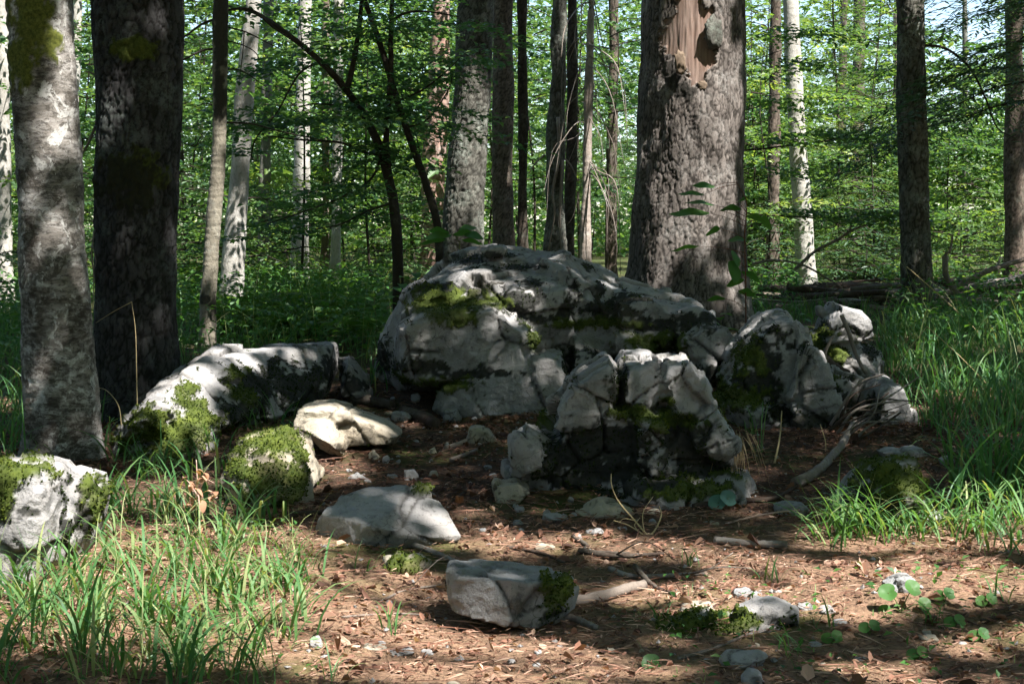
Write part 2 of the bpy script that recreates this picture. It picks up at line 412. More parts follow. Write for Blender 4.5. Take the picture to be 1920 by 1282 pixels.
def mat_wood():
    m = NT('bare_wood'); o = m.obj(); s = m.mapping(o, (1, 1, 0.06))
    n1 = m.noise(s, 30, 5, 0.7); n2 = m.noise(o, 6, 4, 0.6); n3 = m.noise(m.mapping(o, (1, 1, 0.5)), 26, 4, 0.7)
    c = m.ramp(n1, [(0.3, (0.09, 0.062, 0.05)), (0.5, (0.185, 0.13, 0.105)), (0.7, (0.27, 0.205, 0.17))])
    c = m.mix(m.ramp(n2, [(0.45, 0.0), (0.65, 0.5)]), c, (0.16, 0.092, 0.064))
    c = m.mix(m.ramp(n3, [(0.62, 0.0), (0.72, 0.8)]), c, (0.09, 0.05, 0.03))
    return m.surf(c, 0.75, m.bump(n1, 0.7, 0.01), 0.2)
M['bare_wood'] = mat_wood()
def mat_flat(name, c, rough=0.8):
    m = NT(name); n = m.noise(m.obj(), 60, 4, 0.7)
    return m.surf(m.mix(m.ramp(n, [(0.3, 0.0), (0.7, 1.0)]), tuple(v * 0.75 for v in c), tuple(min(1, v * 1.2) for v in c)), rough, None, 0.2)
M['cut_end'] = mat_flat('cut_wood_end', (0.42, 0.24, 0.08))
M['stalk'] = mat_flat('grass_stalk', (0.42, 0.33, 0.18))
M['pink_stalk'] = mat_flat('pink_stalk', (0.48, 0.33, 0.27))
M['green_stem'] = mat_flat('green_stem', (0.10, 0.12, 0.04))
M['red_stem'] = mat_flat('reddish_stem', (0.12, 0.05, 0.03))
M['inner_bark'] = mat_flat('inner_bark', (0.13, 0.095, 0.066))

# ================================================================ SETTING: the ground, one sheet to the horizon
def axis(parts):
    out = [parts[0][0]]
    for a, b, s in parts:
        n = max(1, int(round((b - a) / s))); out += list(np.linspace(a, b, n + 1)[1:])
    return np.array(out)
gx = axis([(-200, -60, 20), (-60, -12, 3), (-12, -3.4, 0.3), (-3.4, 3.6, 0.028), (3.6, 12, 0.3), (12, 60, 3), (60, 200, 20)])
gy = axis([(-60, -4, 4), (-4, 3.2, 0.4), (3.2, 8, 0.025), (8, 12, 0.06), (12, 24, 0.3), (24, 60, 2), (60, 200, 20)])
GX, GY = np.meshgrid(gx, gy)
GZ = ground(GX, GY, True)
nx, ny = len(gx), len(gy)
ii = (np.arange(ny - 1)[:, None] * nx + np.arange(nx - 1)[None, :]).ravel()
me = mesh_np('ground', np.stack([GX, GY, GZ], -1).reshape(-1, 3), np.stack([ii, ii + 1, ii + nx + 1, ii + nx], 1))
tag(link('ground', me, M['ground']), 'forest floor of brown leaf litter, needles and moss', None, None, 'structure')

# ================================================================ ROCKS
ROCK_BVH = []
DS = 0.0                          # shift in depth of the pieces that follow
def hull_piece(outline, d, t, profile='round', front=()):
    """convex block from its outline (photo pixels, optional own depth), centred d metres off, t metres thick"""
    O = np.array([(q[0], q[1], (q[2] if len(q) > 2 else d) + DS) for q in outline], float)
    c = O[:, :2].mean(0)
    prof = {'round': [(-0.5, 0.35), (-0.42, 0.66), (-0.22, 0.93), (0.0, 1.0), (0.25, 0.95), (0.5, 0.6)],
            'box': [(-0.5, 0.84), (-0.42, 0.95), (0.0, 1.0), (0.42, 0.94), (0.5, 0.8)],
            'wedge': [(-0.5, 0.2), (-0.30, 0.75), (-0.1, 0.96), (0.1, 1.0), (0.5, 0.7)]}[profile]
    pts = []; rg = random.Random(int(O.sum()))
    for off, s in prof:
        for q in O:
            if abs(off) > 0.11 and profile != 'box' and rg.random() < 0.45: continue
            j = 0.0 if abs(off) <= 0.11 else (0.03 if profile == 'box' else 0.09)
            p2 = c + (q[:2] - c) * s * (1 + rg.uniform(-j, j))
            pts.append(pix(p2[0], p2[1], q[2]) + np.array([0, (off + rg.uniform(-j, j)) * t, 0]))
    for q in front:
        pts.append(pix(q[0], q[1], d + q[2]))
    return pts
def rock(name, label, pieces, mat, vox=0.012, amp=0.02, cells=3.2, step=0.03, moss=(), stain=(), seed=0, crack=0.012,
         cat='boulder', group=None, soft=1, moss_bias=0.0, stain_bias=0.0, tuft=1.0):
    bm = bmesh.new()
    for pts in pieces:
        b2 = bmesh.new()
        vs = [b2.verts.new(p) for p in pts]
        r = bmesh.ops.convex_hull(b2, input=vs)
        dead = list({e for e in r['geom_interior'] + r['geom_unused'] if isinstance(e, bmesh.types.BMVert)})
        bmesh.ops.delete(b2, geom=dead, context='VERTS')
        tmp = bpy.data.meshes.new('tmp'); b2.to_mesh(tmp); b2.free(); bm.from_mesh(tmp); bpy.data.meshes.remove(tmp)
    me = bpy.data.meshes.new('rock'); bm.to_mesh(me); bm.free()
    ob = bpy.data.objects.new('rock_tmp', me); COL.objects.link(ob)
    md = ob.modifiers.new('remesh', 'REMESH'); md.mode = 'VOXEL'; md.voxel_size = vox
    sm = ob.modifiers.new('smooth', 'SMOOTH'); sm.factor = 0.5; sm.iterations = soft
    ev = ob.evaluated_get(bpy.context.evaluated_depsgraph_get())
    m2 = bpy.data.meshes.new_from_object(ev)
    bpy.data.objects.remove(ob); bpy.data.meshes.remove(me)
    n = len(m2.vertices); V = np.zeros(n * 3, np.float32); m2.vertices.foreach_get('co', V); V = V.reshape(-1, 3).astype(float)
    N = np.zeros(n * 3, np.float32); m2.vertex_normals.foreach_get('vector', N); N = N.reshape(-1, 3).astype(float)
    W = V + 0.10 * np.stack([perlin(V * 3, seed + 1), perlin(V * 3, seed + 2), perlin(V * 3, seed + 3)], 1)
    f1, f2, cr, vec = worley(W * cells * np.array([1, 1, 1.25]), seed)
    tilt = ((cr[:, :3] - 0.5) * vec).sum(1)
    D = amp * 1.2 * fbm(V * 2.1, 3, seed) + step * (cr[:, 3] - 0.5) + step * 1.3 * tilt
    g1, g2, gr, gv = worley(W * cells * 3.1, seed + 5)
    D = D + step * 0.36 * (gr[:, 3] - 0.5) + step * 0.6 * ((gr[:, :3] - 0.5) * gv).sum(1)
    k1, k2, kr, kv = worley((V + 0.02 * perlin(V * 12, seed)[:, None]) * cells * 8, seed + 7)
    D = D + step * 0.07 * (kr[:, 3] - 0.5) + step * 0.12 * ((kr[:, :3] - 0.5) * kv).sum(1)
    D = D + amp * 0.3 * fbm(V * 14, 3, seed + 4)
    cmask = smooth(0.2, 0.5, cr[:, 0] + 0.4 * perlin(V * 5, seed + 6))
    ck = (1 - smooth(0.0, 0.055, f2 - f1)) * cmask
    ck2 = (1 - smooth(0.0, 0.05, g2 - g1)) * smooth(0.25, 0.6, perlin(V * 4, seed + 8))
    D = D - crack * 1.6 * ck - crack * 0.7 * ck2
    V = V + N * D[:, None]
    # moss and black crust: on ledges, in cracks and where the photograph shows patches
    rag = fbm(V * 22, 4, seed + 9, 0.6)
    rag2 = fbm(V * 9, 3, seed + 11, 0.55)
    px, py = proj(V); dist = V[:, 1]
    def patches(lst):
        s = np.full(n, -1.0)
        for q in lst:
            x, y, rx = q[:3]; ry = q[3] if len(q) > 3 else rx
            near = (np.hypot((px - x) / rx, (py - y) / ry) < 0.5) & (N[:, 1] < 0.3)
            if not near.any(): near = np.hypot((px - x) / rx, (py - y) / ry) < 1.0
            if not near.any(): continue
            dep = np.percentile(dist[near], 25)
            c3 = pix(x, y, dep); k = dep / FPX
            e = np.sqrt(((V[:, 0] - c3[0]) / (rx * k)) ** 2 + ((V[:, 2] - c3[2]) / (ry * k)) ** 2 + ((V[:, 1] - c3[1]) / (1.6 * max(rx, ry) * k)) ** 2)
            s = np.maximum(s, 1.0 - e)
        return s
    ms = patches(moss); ss = patches(stain)
    mossm = smooth(0.0, 0.22, ms + 0.55 * rag + 0.45 * rag2 + moss_bias + 0.25 * np.clip(N[:, 2], 0, 1) * (ms > -0.5) - 0.05)
    stm = smooth(0.0, 0.16, np.maximum(ss, -0.55) + 0.6 * rag + 0.6 * rag2 + stain_bias + 0.35 * ck + 0.12 * (ss > -0.6))
    V = V + N * (0.012 * mossm * (1 + rag))[:, None]
    loc = np.array([V[:, 0].mean(), V[:, 1].mean(), V[:, 2].min()])
    polys = np.zeros(len(m2.loops), np.int32); m2.loops.foreach_get('vertex_index', polys)
    tot = np.zeros(len(m2.polygons), np.int32); m2.polygons.foreach_get('loop_total', tot)
    F = polys.reshape(-1, 4) if (tot == 4).all() else None
    if F is None:
        st = np.concatenate([[0], np.cumsum(tot)[:-1]])
        F = [np.array([polys[s:s + k] for s, k in zip(st, tot) if k == kk]) for kk in (3, 4)]
    bpy.data.meshes.remove(m2)
    root = thing(name, label, cat, loc, group)
    body = link('stone', mesh_np('stone', rel(V, root), F, {'moss': mossm, 'stain': stm * 0.92, 'crack': np.clip(0.75 * ck + 0.55 * ck2, 0, 1)}), M[mat], root)
    Fl = F if isinstance(F, np.ndarray) else np.concatenate([np.c_[F[0], F[0][:, :1]] if len(F[0]) else np.zeros((0, 4), int), F[1]])
    ROCK_BVH.append(BVHTree.FromPolygons([tuple(v) for v in V], [tuple(int(a) for a in f[:3]) for f in Fl] + [(int(f[0]), int(f[2]), int(f[3])) for f in Fl if f[0] != f[3]]))
    # moss tufts
    sel = np.where((np.maximum(mossm, 0.8 * (stm > 0.8) * (rag > 0.1)) > 0.55) & (V[:, 1] < loc[1] + 0.4))[0]
    want = int(min(len(sel) * 1.0, 9000) * tuft)
    if want > 60:
        pick = RNG.choice(sel, want, replace=len(sel) < want)
        P = V[pick] + RNG.normal(0, vox * 0.5, (want, 3)); Nn = N[pick] + RNG.normal(0, 0.35, (want, 3)) + np.array([0, 0, 0.15])
        Nn /= np.linalg.norm(Nn, axis=1)[:, None]
        isst = mossm[pick] < 0.5
        tint = np.clip(0.45 + 0.5 * rag[pick] + RNG.normal(0, 0.18, want) - 0.6 * isst, 0, 1)
        S = np.cross(Nn, RNG.normal(size=(want, 3))); S /= np.linalg.norm(S, axis=1)[:, None] + 1e-9
        B = np.cross(Nn, S); h = RNG.uniform(0.004, 0.011, want)[:, None]; w = RNG.uniform(0.003, 0.007, want)[:, None]
        A = P - Nn * 0.004
        VV = np.stack([A + S * w, A - S * w * .5 + B * w * .87, A - S * w * .5 - B * w * .87, A + Nn * h + S * h * 0.25], 1).reshape(-1, 3)
        k = np.arange(want)[:, None] * 4
        T = np.concatenate([k + np.array([[0, 1, 3]]), k + np.array([[1, 2, 3]]), k + np.array([[2, 0, 3]])])
        o = link('moss', mesh_np('moss', rel(VV, root), T, {'tint': np.repeat(tint, 4)}, False), M['moss'], body)
        o['label'] = 'tufts of moss growing on the stone'; o['kind'] = 'stuff'
    return root

H = hull_piece
# the great boulder in the middle
rock('great_boulder', 'large rounded grey limestone boulder in the middle, below the thick trunk',
     [H([(702, 700), (712, 640), (745, 590), (765, 545), (800, 512), (850, 483), (905, 466), (950, 467), (1000, 474), (1060, 471), (1120, 492), (1165, 522), (1190, 600), (1120, 680), (1020, 720), (850, 750), (750, 740)], 9.3, 1.6, 'round'),
      H([(1010, 480), (1060, 474), (1110, 495), (1150, 540), (1140, 590), (1060, 600), (1000, 560)], 9.05, 0.95, 'round'),
      H([(1150, 560), (1220, 556), (1260, 590), (1245, 640), (1180, 640), (1150, 600)], 8.75, 0.6, 'box'),
      H([(1240, 580), (1300, 570), (1335, 592), (1320, 625), (1260, 630)], 8.7, 0.5, 'box'),
      H([(1070, 655), (1120, 645), (1150, 690), (1130, 750), (1075, 755)], 8.55, 0.5, 'box'),
      H([(1290, 660), (1350, 640), (1380, 690), (1350, 730), (1300, 725)], 8.35, 0.4, 'round'),
      H([(742, 640), (748, 600), (790, 580), (870, 562), (935, 562), (985, 590), (1015, 625), (985, 672), (880, 700), (770, 712), (748, 690)], 8.68, 1.15, 'box'),
      H([(1040, 600), (1100, 530), (1165, 523), (1230, 552), (1310, 566), (1338, 585), (1330, 650), (1250, 690), (1100, 700)], 9.2, 1.15, 'round'),
      H([(905, 470), (928, 460), (950, 464), (948, 482), (915, 486)], 8.95, 0.3, 'box'),
      H([(1030, 474), (1056, 465), (1078, 473), (1070, 486), (1035, 486)], 9.0, 0.3, 'round'),
      H([(812, 760), (828, 718), (895, 690), (945, 664), (1020, 648), (1055, 655), (1070, 705), (1072, 775), (830, 780)], 8.45, 0.7, 'box'),
      H([(1040, 640), (1060, 615), (1115, 612), (1142, 640), (1135, 690), (1060, 700)], 8.75, 0.6, 'round'),
      H([(1130, 640), (1150, 618), (1190, 616), (1215, 640), (1245, 655), (1190, 672), (1140, 664)], 8.6, 0.4, 'round'),
      H([(1275, 635), (1310, 605), (1350, 611), (1378, 645), (1350, 680), (1285, 670)], 8.45, 0.5, 'box'),
      H([(1060, 690), (1260, 665), (1340, 670), (1340, 760), (1070, 775)], 8.8, 0.7, 'round')],
     'limestone', vox=0.0125, amp=0.018, cells=2.5, step=0.042, seed=3, crack=0.026,
     moss=[(820, 562, 80, 22), (905, 566, 45, 16), (850, 590, 45, 20), (1100, 605, 100, 12), (1230, 640, 60, 18), (1000, 640, 30, 14), (790, 715, 120, 18), (930, 690, 60, 14)],
     stain=[(720, 670, 28, 40), (840, 545, 110, 13), (965, 565, 60, 20), (870, 487, 80, 8), (960, 500, 50, 6), (1130, 580, 70, 18), (1128, 545, 12, 22), (1230, 610, 70, 12), (1310, 600, 50, 14), (800, 690, 60, 14), (880, 700, 80, 10), (1180, 690, 100, 22), (1060, 690, 25, 40), (1110, 655, 20, 16), (1310, 640, 16, 14), (1230, 665, 50, 20), (855, 715, 60, 10), (1080, 540, 10, 12), (1060, 580, 14, 20), (1180, 560, 40, 10), (1270, 640, 40, 16), (1150, 720, 60, 30), (1330, 700, 40, 20), (740, 700, 30, 40), (1000, 600, 40, 10), (1100, 500, 14, 14), (1000, 530, 16, 12), (930, 480, 50, 7)])
# the crag in front of it
DS = -0.33
rock('craggy_boulder', 'craggy black and white boulder with split top, beside the path',
     [H([(1036, 760), (1048, 742), (1078, 702), (1140, 664), (1158, 692), (1152, 755), (1105, 790), (1046, 795)], 6.72, 0.55, 'box'),
      H([(1156, 700), (1166, 674), (1222, 669), (1240, 720), (1228, 770), (1160, 770)], 6.8, 0.55, 'box'),
      H([(1226, 705), (1236, 672), (1285, 666), (1304, 690), (1328, 750), (1312, 775), (1246, 772)], 6.78, 0.6, 'box'),
      H([(1005, 820), (1050, 765), (1150, 735), (1320, 745), (1372, 825), (1362, 880), (1345, 950), (1080, 955), (990, 915), (985, 850)], 6.95, 0.85, 'box'),
      H([(1178, 790), (1195, 772), (1244, 772), (1250, 835), (1215, 885), (1186, 885)], 6.62, 0.5, 'box'),
      H([(1290, 800), (1335, 762), (1366, 825), (1345, 842), (1300, 832)], 6.65, 0.5, 'box'),
      H([(948, 890), (955, 810), (985, 782), (1030, 805), (1058, 840), (1045, 895), (970, 905)], 6.6, 0.45, 'round'),
      H([(1030, 792), (1052, 760), (1095, 780), (1085, 800), (1050, 802)], 6.65, 0.4, 'box'),
      H([(1060, 905), (1160, 885), (1400, 880), (1425, 915), (1340, 955), (1140, 958)], 6.6, 0.7, 'round')],
     'limestone', vox=0.0095, amp=0.014, cells=3.0, step=0.045, seed=21, crack=0.022,
     moss=[(1235, 735, 26, 22), (1305, 775, 55, 18), (1260, 790, 60, 18), (1180, 772, 50, 14), (1015, 785, 22, 22), (1360, 905, 30, 18), (1255, 750, 20, 14), (1060, 925, 70, 10), (1280, 920, 80, 12)],
     stain=[(1150, 840, 100, 50), (1110, 830, 70, 45), (1060, 850, 40, 40), (1140, 880, 80, 40), (1158, 730, 16, 45), (1200, 770, 60, 16), (1280, 830, 45, 45), (1230, 910, 110, 22), (1340, 870, 40, 30), (1180, 830, 10, 40), (1090, 905, 70, 25), (1330, 780, 30, 18), (1040, 890, 40, 22), (1255, 860, 16, 30)])
DS = -0.05
rock('craggy_boulder', 'tall pointed boulder with black moss right of the craggy boulder',
     [H([(1350, 720), (1362, 660), (1388, 622), (1435, 584), (1470, 580), (1498, 605), (1505, 640), (1480, 710), (1440, 775), (1362, 760)], 8.05, 0.7, 'box'),
      H([(1478, 640), (1510, 645), (1535, 690), (1562, 770), (1540, 790), (1480, 800), (1452, 740)], 7.85, 0.6, 'box'),
      H([(1345, 745), (1400, 720), (1480, 770), (1490, 815), (1370, 810)], 7.9, 0.6, 'round')],
     'limestone', vox=0.0105, amp=0.015, cells=3.0, step=0.05, seed=33, crack=0.018,
     moss=[(1400, 670, 40, 35), (1350, 710, 30, 30), (1390, 740, 50, 22), (1365, 740, 40, 25)],
     stain=[(1425, 660, 42, 48), (1410, 720, 45, 40), (1440, 620, 30, 16), (1540, 720, 25, 40), (1495, 650, 25, 10), (1470, 780, 50, 18), (1480, 690, 8, 30), (1560, 790, 30, 20)])
rock('small_boulder', 'flat-topped pale boulder with sunlit mossy face behind the pointed boulder',
     [H([(1530, 640), (1540, 600), (1562, 565), (1600, 575), (1618, 592), (1632, 628), (1610, 640)], 8.9, 0.5, 'box'),
      H([(1490, 690), (1495, 625), (1530, 618), (1600, 630), (1645, 660), (1650, 720), (1500, 730)], 9.0, 0.6, 'round'),
      H([(1530, 575), (1540, 572), (1550, 590), (1535, 592)], 8.9, 0.1, 'box')],
     'limestone', vox=0.0115, amp=0.012, cells=2.6, step=0.03, seed=41, crack=0.012,
     moss=[(1530, 650, 22, 22), (1570, 665, 20, 18), (1545, 625, 25, 10)], stain=[(1545, 612, 26, 12), (1600, 625, 25, 10), (1630, 655, 22, 22), (1590, 660, 10, 14)])
rock('broken_rock', 'low broken rock between the pointed boulder and the upright stone',
     [H([(1490, 760), (1505, 700), (1560, 690), (1610, 712), (1640, 760), (1640, 815), (1500, 815)], 8.15, 0.5, 'box'),
      H([(1340, 700), (1370, 660), (1400, 690), (1410, 760), (1350, 770)], 8.2, 0.4, 'box')],
     'limestone', vox=0.0115, amp=0.012, cells=3.6, step=0.04, seed=43, crack=0.016, moss=[(1540, 720, 30, 14)], stain=[(1560, 760, 50, 30), (1370, 720, 30, 30), (1610, 780, 30, 20)])
rock('small_boulder', 'upright pale stone at the edge of the tall grass, behind the twigs',
     [H([(1622, 760), (1630, 725), (1650, 708), (1680, 716), (1700, 770), (1710, 800), (1695, 845), (1630, 845)], 7.75, 0.45, 'box')],
     'limestone', vox=0.0105, amp=0.012, cells=3.4, step=0.03, seed=45, moss=[(1690, 760, 20, 12)], stain=[(1650, 800, 30, 14), (1640, 760, 14, 24)])
DS = -0.32
rock('small_boulder', 'dark mossy rock under grass on the right of the path',
     [H([(1555, 985), (1590, 920), (1620, 880), (1650, 866), (1705, 863), (1735, 905), (1748, 965), (1640, 1010)], 6.05, 0.5, 'round')],
     'limestone_blue', vox=0.010, amp=0.014, cells=3.6, step=0.03, seed=49,
     moss=[(1680, 900, 60, 40)], stain=[(1690, 910, 60, 50), (1640, 950, 50, 40)])
# the long slab on the left
DS = -0.18
rock('long_boulder', 'long sloping limestone boulder with bright moss, behind the left grass',
     [H([(212, 870, 7.2), (228, 800, 7.2), (270, 738, 7.45), (312, 702, 7.75), (400, 656, 8.2), (470, 650, 8.5), (500, 668, 8.5), (480, 760, 8.1), (380, 850, 7.5)], 7.8, 0.8, 'round'),
      H([(350, 690, 7.9), (400, 658, 8.15), (480, 651, 8.5), (560, 645, 8.8), (570, 720, 8.5), (540, 760, 8.3), (400, 810, 7.6)], 8.2, 0.75, 'box'),
      H([(420, 680, 8.3), (480, 652, 8.55), (600, 639, 8.95), (632, 641, 9.0), (634, 690, 8.9), (600, 760, 8.5), (460, 800, 8.0)], 8.6, 0.7, 'box'),
      H([(634, 670), (655, 657), (690, 700), (698, 750), (640, 750)], 8.75, 0.4, 'round'),
      H([(225, 860), (240, 790), (330, 760), (410, 780), (400, 860), (300, 900)], 7.25, 0.6, 'round')],
     'limestone', vox=0.0105, amp=0.016, cells=2.2, step=0.03, seed=53, crack=0.012,
     moss=[(330, 820, 85, 42), (290, 800, 50, 30), (360, 760, 35, 25), (350, 735, 30, 14), (240, 830, 24, 24), (440, 700, 22, 12), (450, 740, 25, 25), (380, 790, 40, 30)],
     stain=[(560, 720, 95, 34), (480, 720, 50, 22), (620, 690, 22, 30), (440, 715, 30, 14), (520, 675, 22, 8), (660, 725, 26, 12), (450, 770, 60, 25), (600, 740, 60, 20)])
DS = -0.25
rock('mossy_stone', 'rounded stone capped with thick green moss in the left grass',
     [H([(420, 930), (428, 878), (445, 858), (500, 848), (552, 862), (580, 890), (592, 940), (560, 965), (440, 965)], 6.25, 0.35, 'round'),
      H([(425, 890), (440, 842), (485, 815), (540, 808), (578, 838), (600, 905), (560, 930), (470, 925)], 6.6, 0.5, 'box')],
     'limestone_warm', vox=0.0095, amp=0.012, cells=3.0, step=0.02, seed=57, cat='stone',
     moss=[(500, 905, 75, 30), (470, 890, 50, 22), (540, 915, 40, 30), (510, 830, 75, 20), (460, 840, 30, 20), (560, 850, 25, 25)], stain=[(500, 935, 60, 20)])
DS = -0.05
rock('wedge_stone', 'beige angular stone lying on the left edge of the path',
     [H([(547, 785), (552, 765), (575, 755), (620, 752), (662, 766), (720, 790), (756, 812), (745, 832), (660, 836), (560, 808)], 7.3, 0.4, 'box'),
      H([(560, 800), (580, 790), (608, 787), (655, 825), (650, 855), (635, 860), (600, 842)], 7.0, 0.22, 'wedge')],
     'limestone_warm', vox=0.009, amp=0.01, cells=2.6, step=0.022, seed=61, crack=0.008, cat='stone', stain=[(600, 862, 50, 8), (700, 838, 40, 6)], stain_bias=-0.25)
rock('angular_stone', 'pale angular stone with a peaked top in front on the path',
     [[pix(x, y, 5.42 + dd) for x, y, dd in ((642, 926, .02), (690, 912, .12), (716, 917, .16), (780, 905, .12), (801, 909, .06), (834, 957, -.02), (868, 1004, -.10), (862, 1018, -.10), (776, 1003, -.22), (690, 985, -.24), (606, 962, -.12), (588, 985, -.08), (590, 1040, -.06),
                                               (640, 1044, -.16), (720, 1042, -.18), (830, 1024, -.08), (640, 940, .34), (720, 930, .40), (800, 940, .34), (850, 1010, .2), (600, 1040, .3), (850, 1040, .2))]],
     'limestone', vox=0.0085, amp=0.010, cells=2.2, step=0.02, seed=65, crack=0.006, cat='stone', moss=[(790, 918, 16, 8)], stain_bias=-0.35)
rock('block_stone', 'grey-blue blocky stone with a mossy right end, nearest on the path',
     [[pix(x, y, 4.45 + dd) for x, y, dd in ((836, 1066, -.04), (850, 1050, .10), (905, 1052, .14), (1000, 1064, .14), (1068, 1080, .10), (1086, 1100, .03), (1080, 1140, .0), (1066, 1096, -.08), (960, 1086, -.14), (862, 1072, -.12), (846, 1100, -.10), (848, 1150, -.10),
                                               (880, 1160, -.13), (950, 1176, -.15), (1012, 1184, -.12), (1060, 1160, -.05), (850, 1120, .16), (1060, 1130, .16), (1000, 1160, .16))]],
     'limestone_blue', vox=0.0075, amp=0.008, cells=3.6, step=0.022, seed=69, crack=0.006, cat='stone', moss=[(1048, 1112, 36, 24), (1030, 1130, 20, 16)], stain=[(1040, 1140, 36, 22)], stain_bias=-0.3)
DS = -0.2
rock('split_stone', 'split white stone at the left edge of the picture, moss on top',
     [H([(-90, 1120), (-90, 900), (-20, 872), (50, 868), (105, 868), (128, 895), (124, 960), (105, 1080), (40, 1125)], 5.15, 0.5, 'box'),
      H([(112, 1000), (118, 885), (150, 872), (180, 890), (192, 935), (178, 990), (150, 1060), (115, 1110)], 5.3, 0.45, 'round')],
     'limestone', vox=0.009, amp=0.012, cells=2.4, step=0.025, seed=73, crack=0.012, cat='stone',
     moss=[(10, 890, 70, 22), (5, 930, 30, 45), (175, 930, 16, 45), (100, 1090, 50, 14)], stain=[(118, 1000, 5, 90), (170, 960, 22, 50), (50, 960, 30, 12), (10, 950, 18, 30)])

DS = 0.0
# small stones on the path and in the litter: (x, y of base, half width, height, label key)
STONES = [(779, 752, 10, 20, 'p'), (752, 790, 22, 20, 'p'), (845, 790, 20, 24, 'p'), (928, 770, 46, 26, 'a'), (898, 828, 34, 34, 'b'),
          (812, 852, 10, 14, 'p'), (700, 862, 12, 20, 'p'), (724, 868, 10, 16, 'p'), (771, 900, 14, 24, 'p'), (812, 895, 13, 14, 'p'), (735, 897, 12, 10, 'p'),
          (668, 899, 20, 12, 'p'), (954, 942, 40, 46, 'c'), (1040, 978, 30, 18, 'q'), (1135, 972, 62, 36, 'd'), (1020, 1029, 26, 12, 'q'), (756, 1075, 50, 38, 'e'),
          (970, 985, 12, 12, 'q'), (975, 998, 8, 10, 'q'), (1120, 1003, 12, 14, 'q'), (1480, 966, 40, 28, 'f'), (1570, 752, 30, 40, 'g'),
          (1690, 858, 50, 22, 'h'), (1775, 872, 14, 18, 'q'), (1750, 985, 40, 34, 'i'), (1400, 1122, 40, 18, 'r'), (1510, 1146, 22, 20, 'r'), (1550, 1150, 20, 20, 'r'),
          (1575, 1174, 18, 12, 'r'), (1392, 1256, 46, 46, 'j'), (1410, 1290, 20, 34, 'k'), (1335, 1150, 56, 18, 'r'), (1690, 1112, 30, 36, 'l'), (1740, 1203, 20, 14, 'r'),
          (592, 1216, 12, 26, 's'), (745, 1228, 34, 12, 's'), (700, 1222, 26, 12, 's'), (800, 1226, 20, 10, 's'), (1150, 1224, 14, 14, 's'), (850, 1290, 18, 14, 's'),
          (640, 1212, 14, 12, 's'), (730, 1135, 8, 12, 's'), (1530, 1215, 14, 10, 'r'), (1610, 1240, 10, 10, 'r'), (1470, 1240, 10, 8, 'r'), (860, 765, 10, 10, 'p'), (1340, 985, 12, 10, 'q'),
          (690, 905, 8, 8, 'p'), (870, 752, 14, 12, 'p'), (655, 885, 8, 8, 'p'), (1225, 965, 14, 12, 'q'), (1640, 770, 14, 14, 'q'), (1325, 1240, 9, 8, 'r')]
_r = random.Random(404)
for _k in range(34):
    STONES.append((_r.uniform(640, 1000), _r.uniform(745, 915), _r.uniform(4, 10), _r.uniform(6, 13), 'p'))
for _k in range(14):
    STONES.append((_r.uniform(900, 1330), _r.uniform(940, 1010), _r.uniform(5, 12), _r.uniform(5, 11), 'q'))
for _k in range(16):
    STONES.append((_r.uniform(600, 1230), _r.uniform(1160, 1275), _r.uniform(4, 11), _r.uniform(5, 10), 's'))
for _k in range(16):
    STONES.append((_r.uniform(1260, 1900), _r.uniform(1110, 1275), _r.uniform(5, 13), _r.uniform(5, 12), 'r'))
SL = {'p': ('small pale limestone piece on the dark path between the long boulder and the crag', 'loose stones on the upper path'),
      'q': ('flat pale limestone chip lying in the litter below the crag', 'stone chips below the crag'),
      'r': ('small light stone among sunlit litter at the lower right', 'loose stones at the lower right'),
      's': ('small light stone on the sunny litter at the bottom middle', 'loose stones at the bottom middle'),
      'a': ('low flat rock ledge at the foot of the great boulder', None), 'b': ('brownish hump of rock at the top of the path left of the crag', None),
      'c': ('rounded brownish stone half sunk in the path below the crag', None), 'd': ('flat cracked grey rock in front of the crag', None),
      'e': ('low mossy stone between the peaked stone and the blocky stone', None), 'f': ('low pale stone behind the right grass clump', None),
      'g': ('white stone between the pointed boulder and the upright stone', None), 'h': ('flat white slab lying below the upright stone', None),
      'i': ('grey stone in the shade right of the dark mossy rock', None), 'j': ('pyramid shaped grey stone at the bottom right of the path', None),
      'k': ('round pale stone cut by the bottom edge of the picture', None), 'l': ('pale stone beside the round leaved plant on the right', None)}
for k, (x, y, hw, h, key) in enumerate(STONES):
    g = on_ground(x, y); d = g[1]; rr = random.Random(k * 7 + 1)
    out = []
    na = rr.choice([5, 6, 7])
    for a in range(na):
        th = 2 * math.pi * a / na + rr.uniform(-.35, .35); q = rr.uniform(0.78, 1.15)
        out.append((x + math.cos(th) * hw * q, y - h * 0.42 - math.sin(th) * h * (0.58 if math.sin(th) > 0 else 0.75) * q))
    lab, grp = SL[key]
    t = hw * d / FPX * rr.uniform(1.3, 2.0)
    rock('loose_stone', lab, [H(out, d + 0.3 * t, t, rr.choice(['box', 'wedge', 'box']))], rr.choice(['limestone', 'limestone', 'limestone_blue', 'limestone_warm']) if key not in 'bc' else 'limestone_warm',
         vox=max(0.0045, hw * d / FPX / 11), amp=0.002 + hw * d / FPX * 0.05, cells=min(14, 0.28 / (hw * d / FPX) * 2), step=hw * d / FPX * 0.16, seed=80 + k, crack=0.003, cat='stone', group=grp,
         stain_bias=-0.3, moss=[(x, y - h * .3, hw * .7, h * .4)] if key in 'e' else [], soft=1)
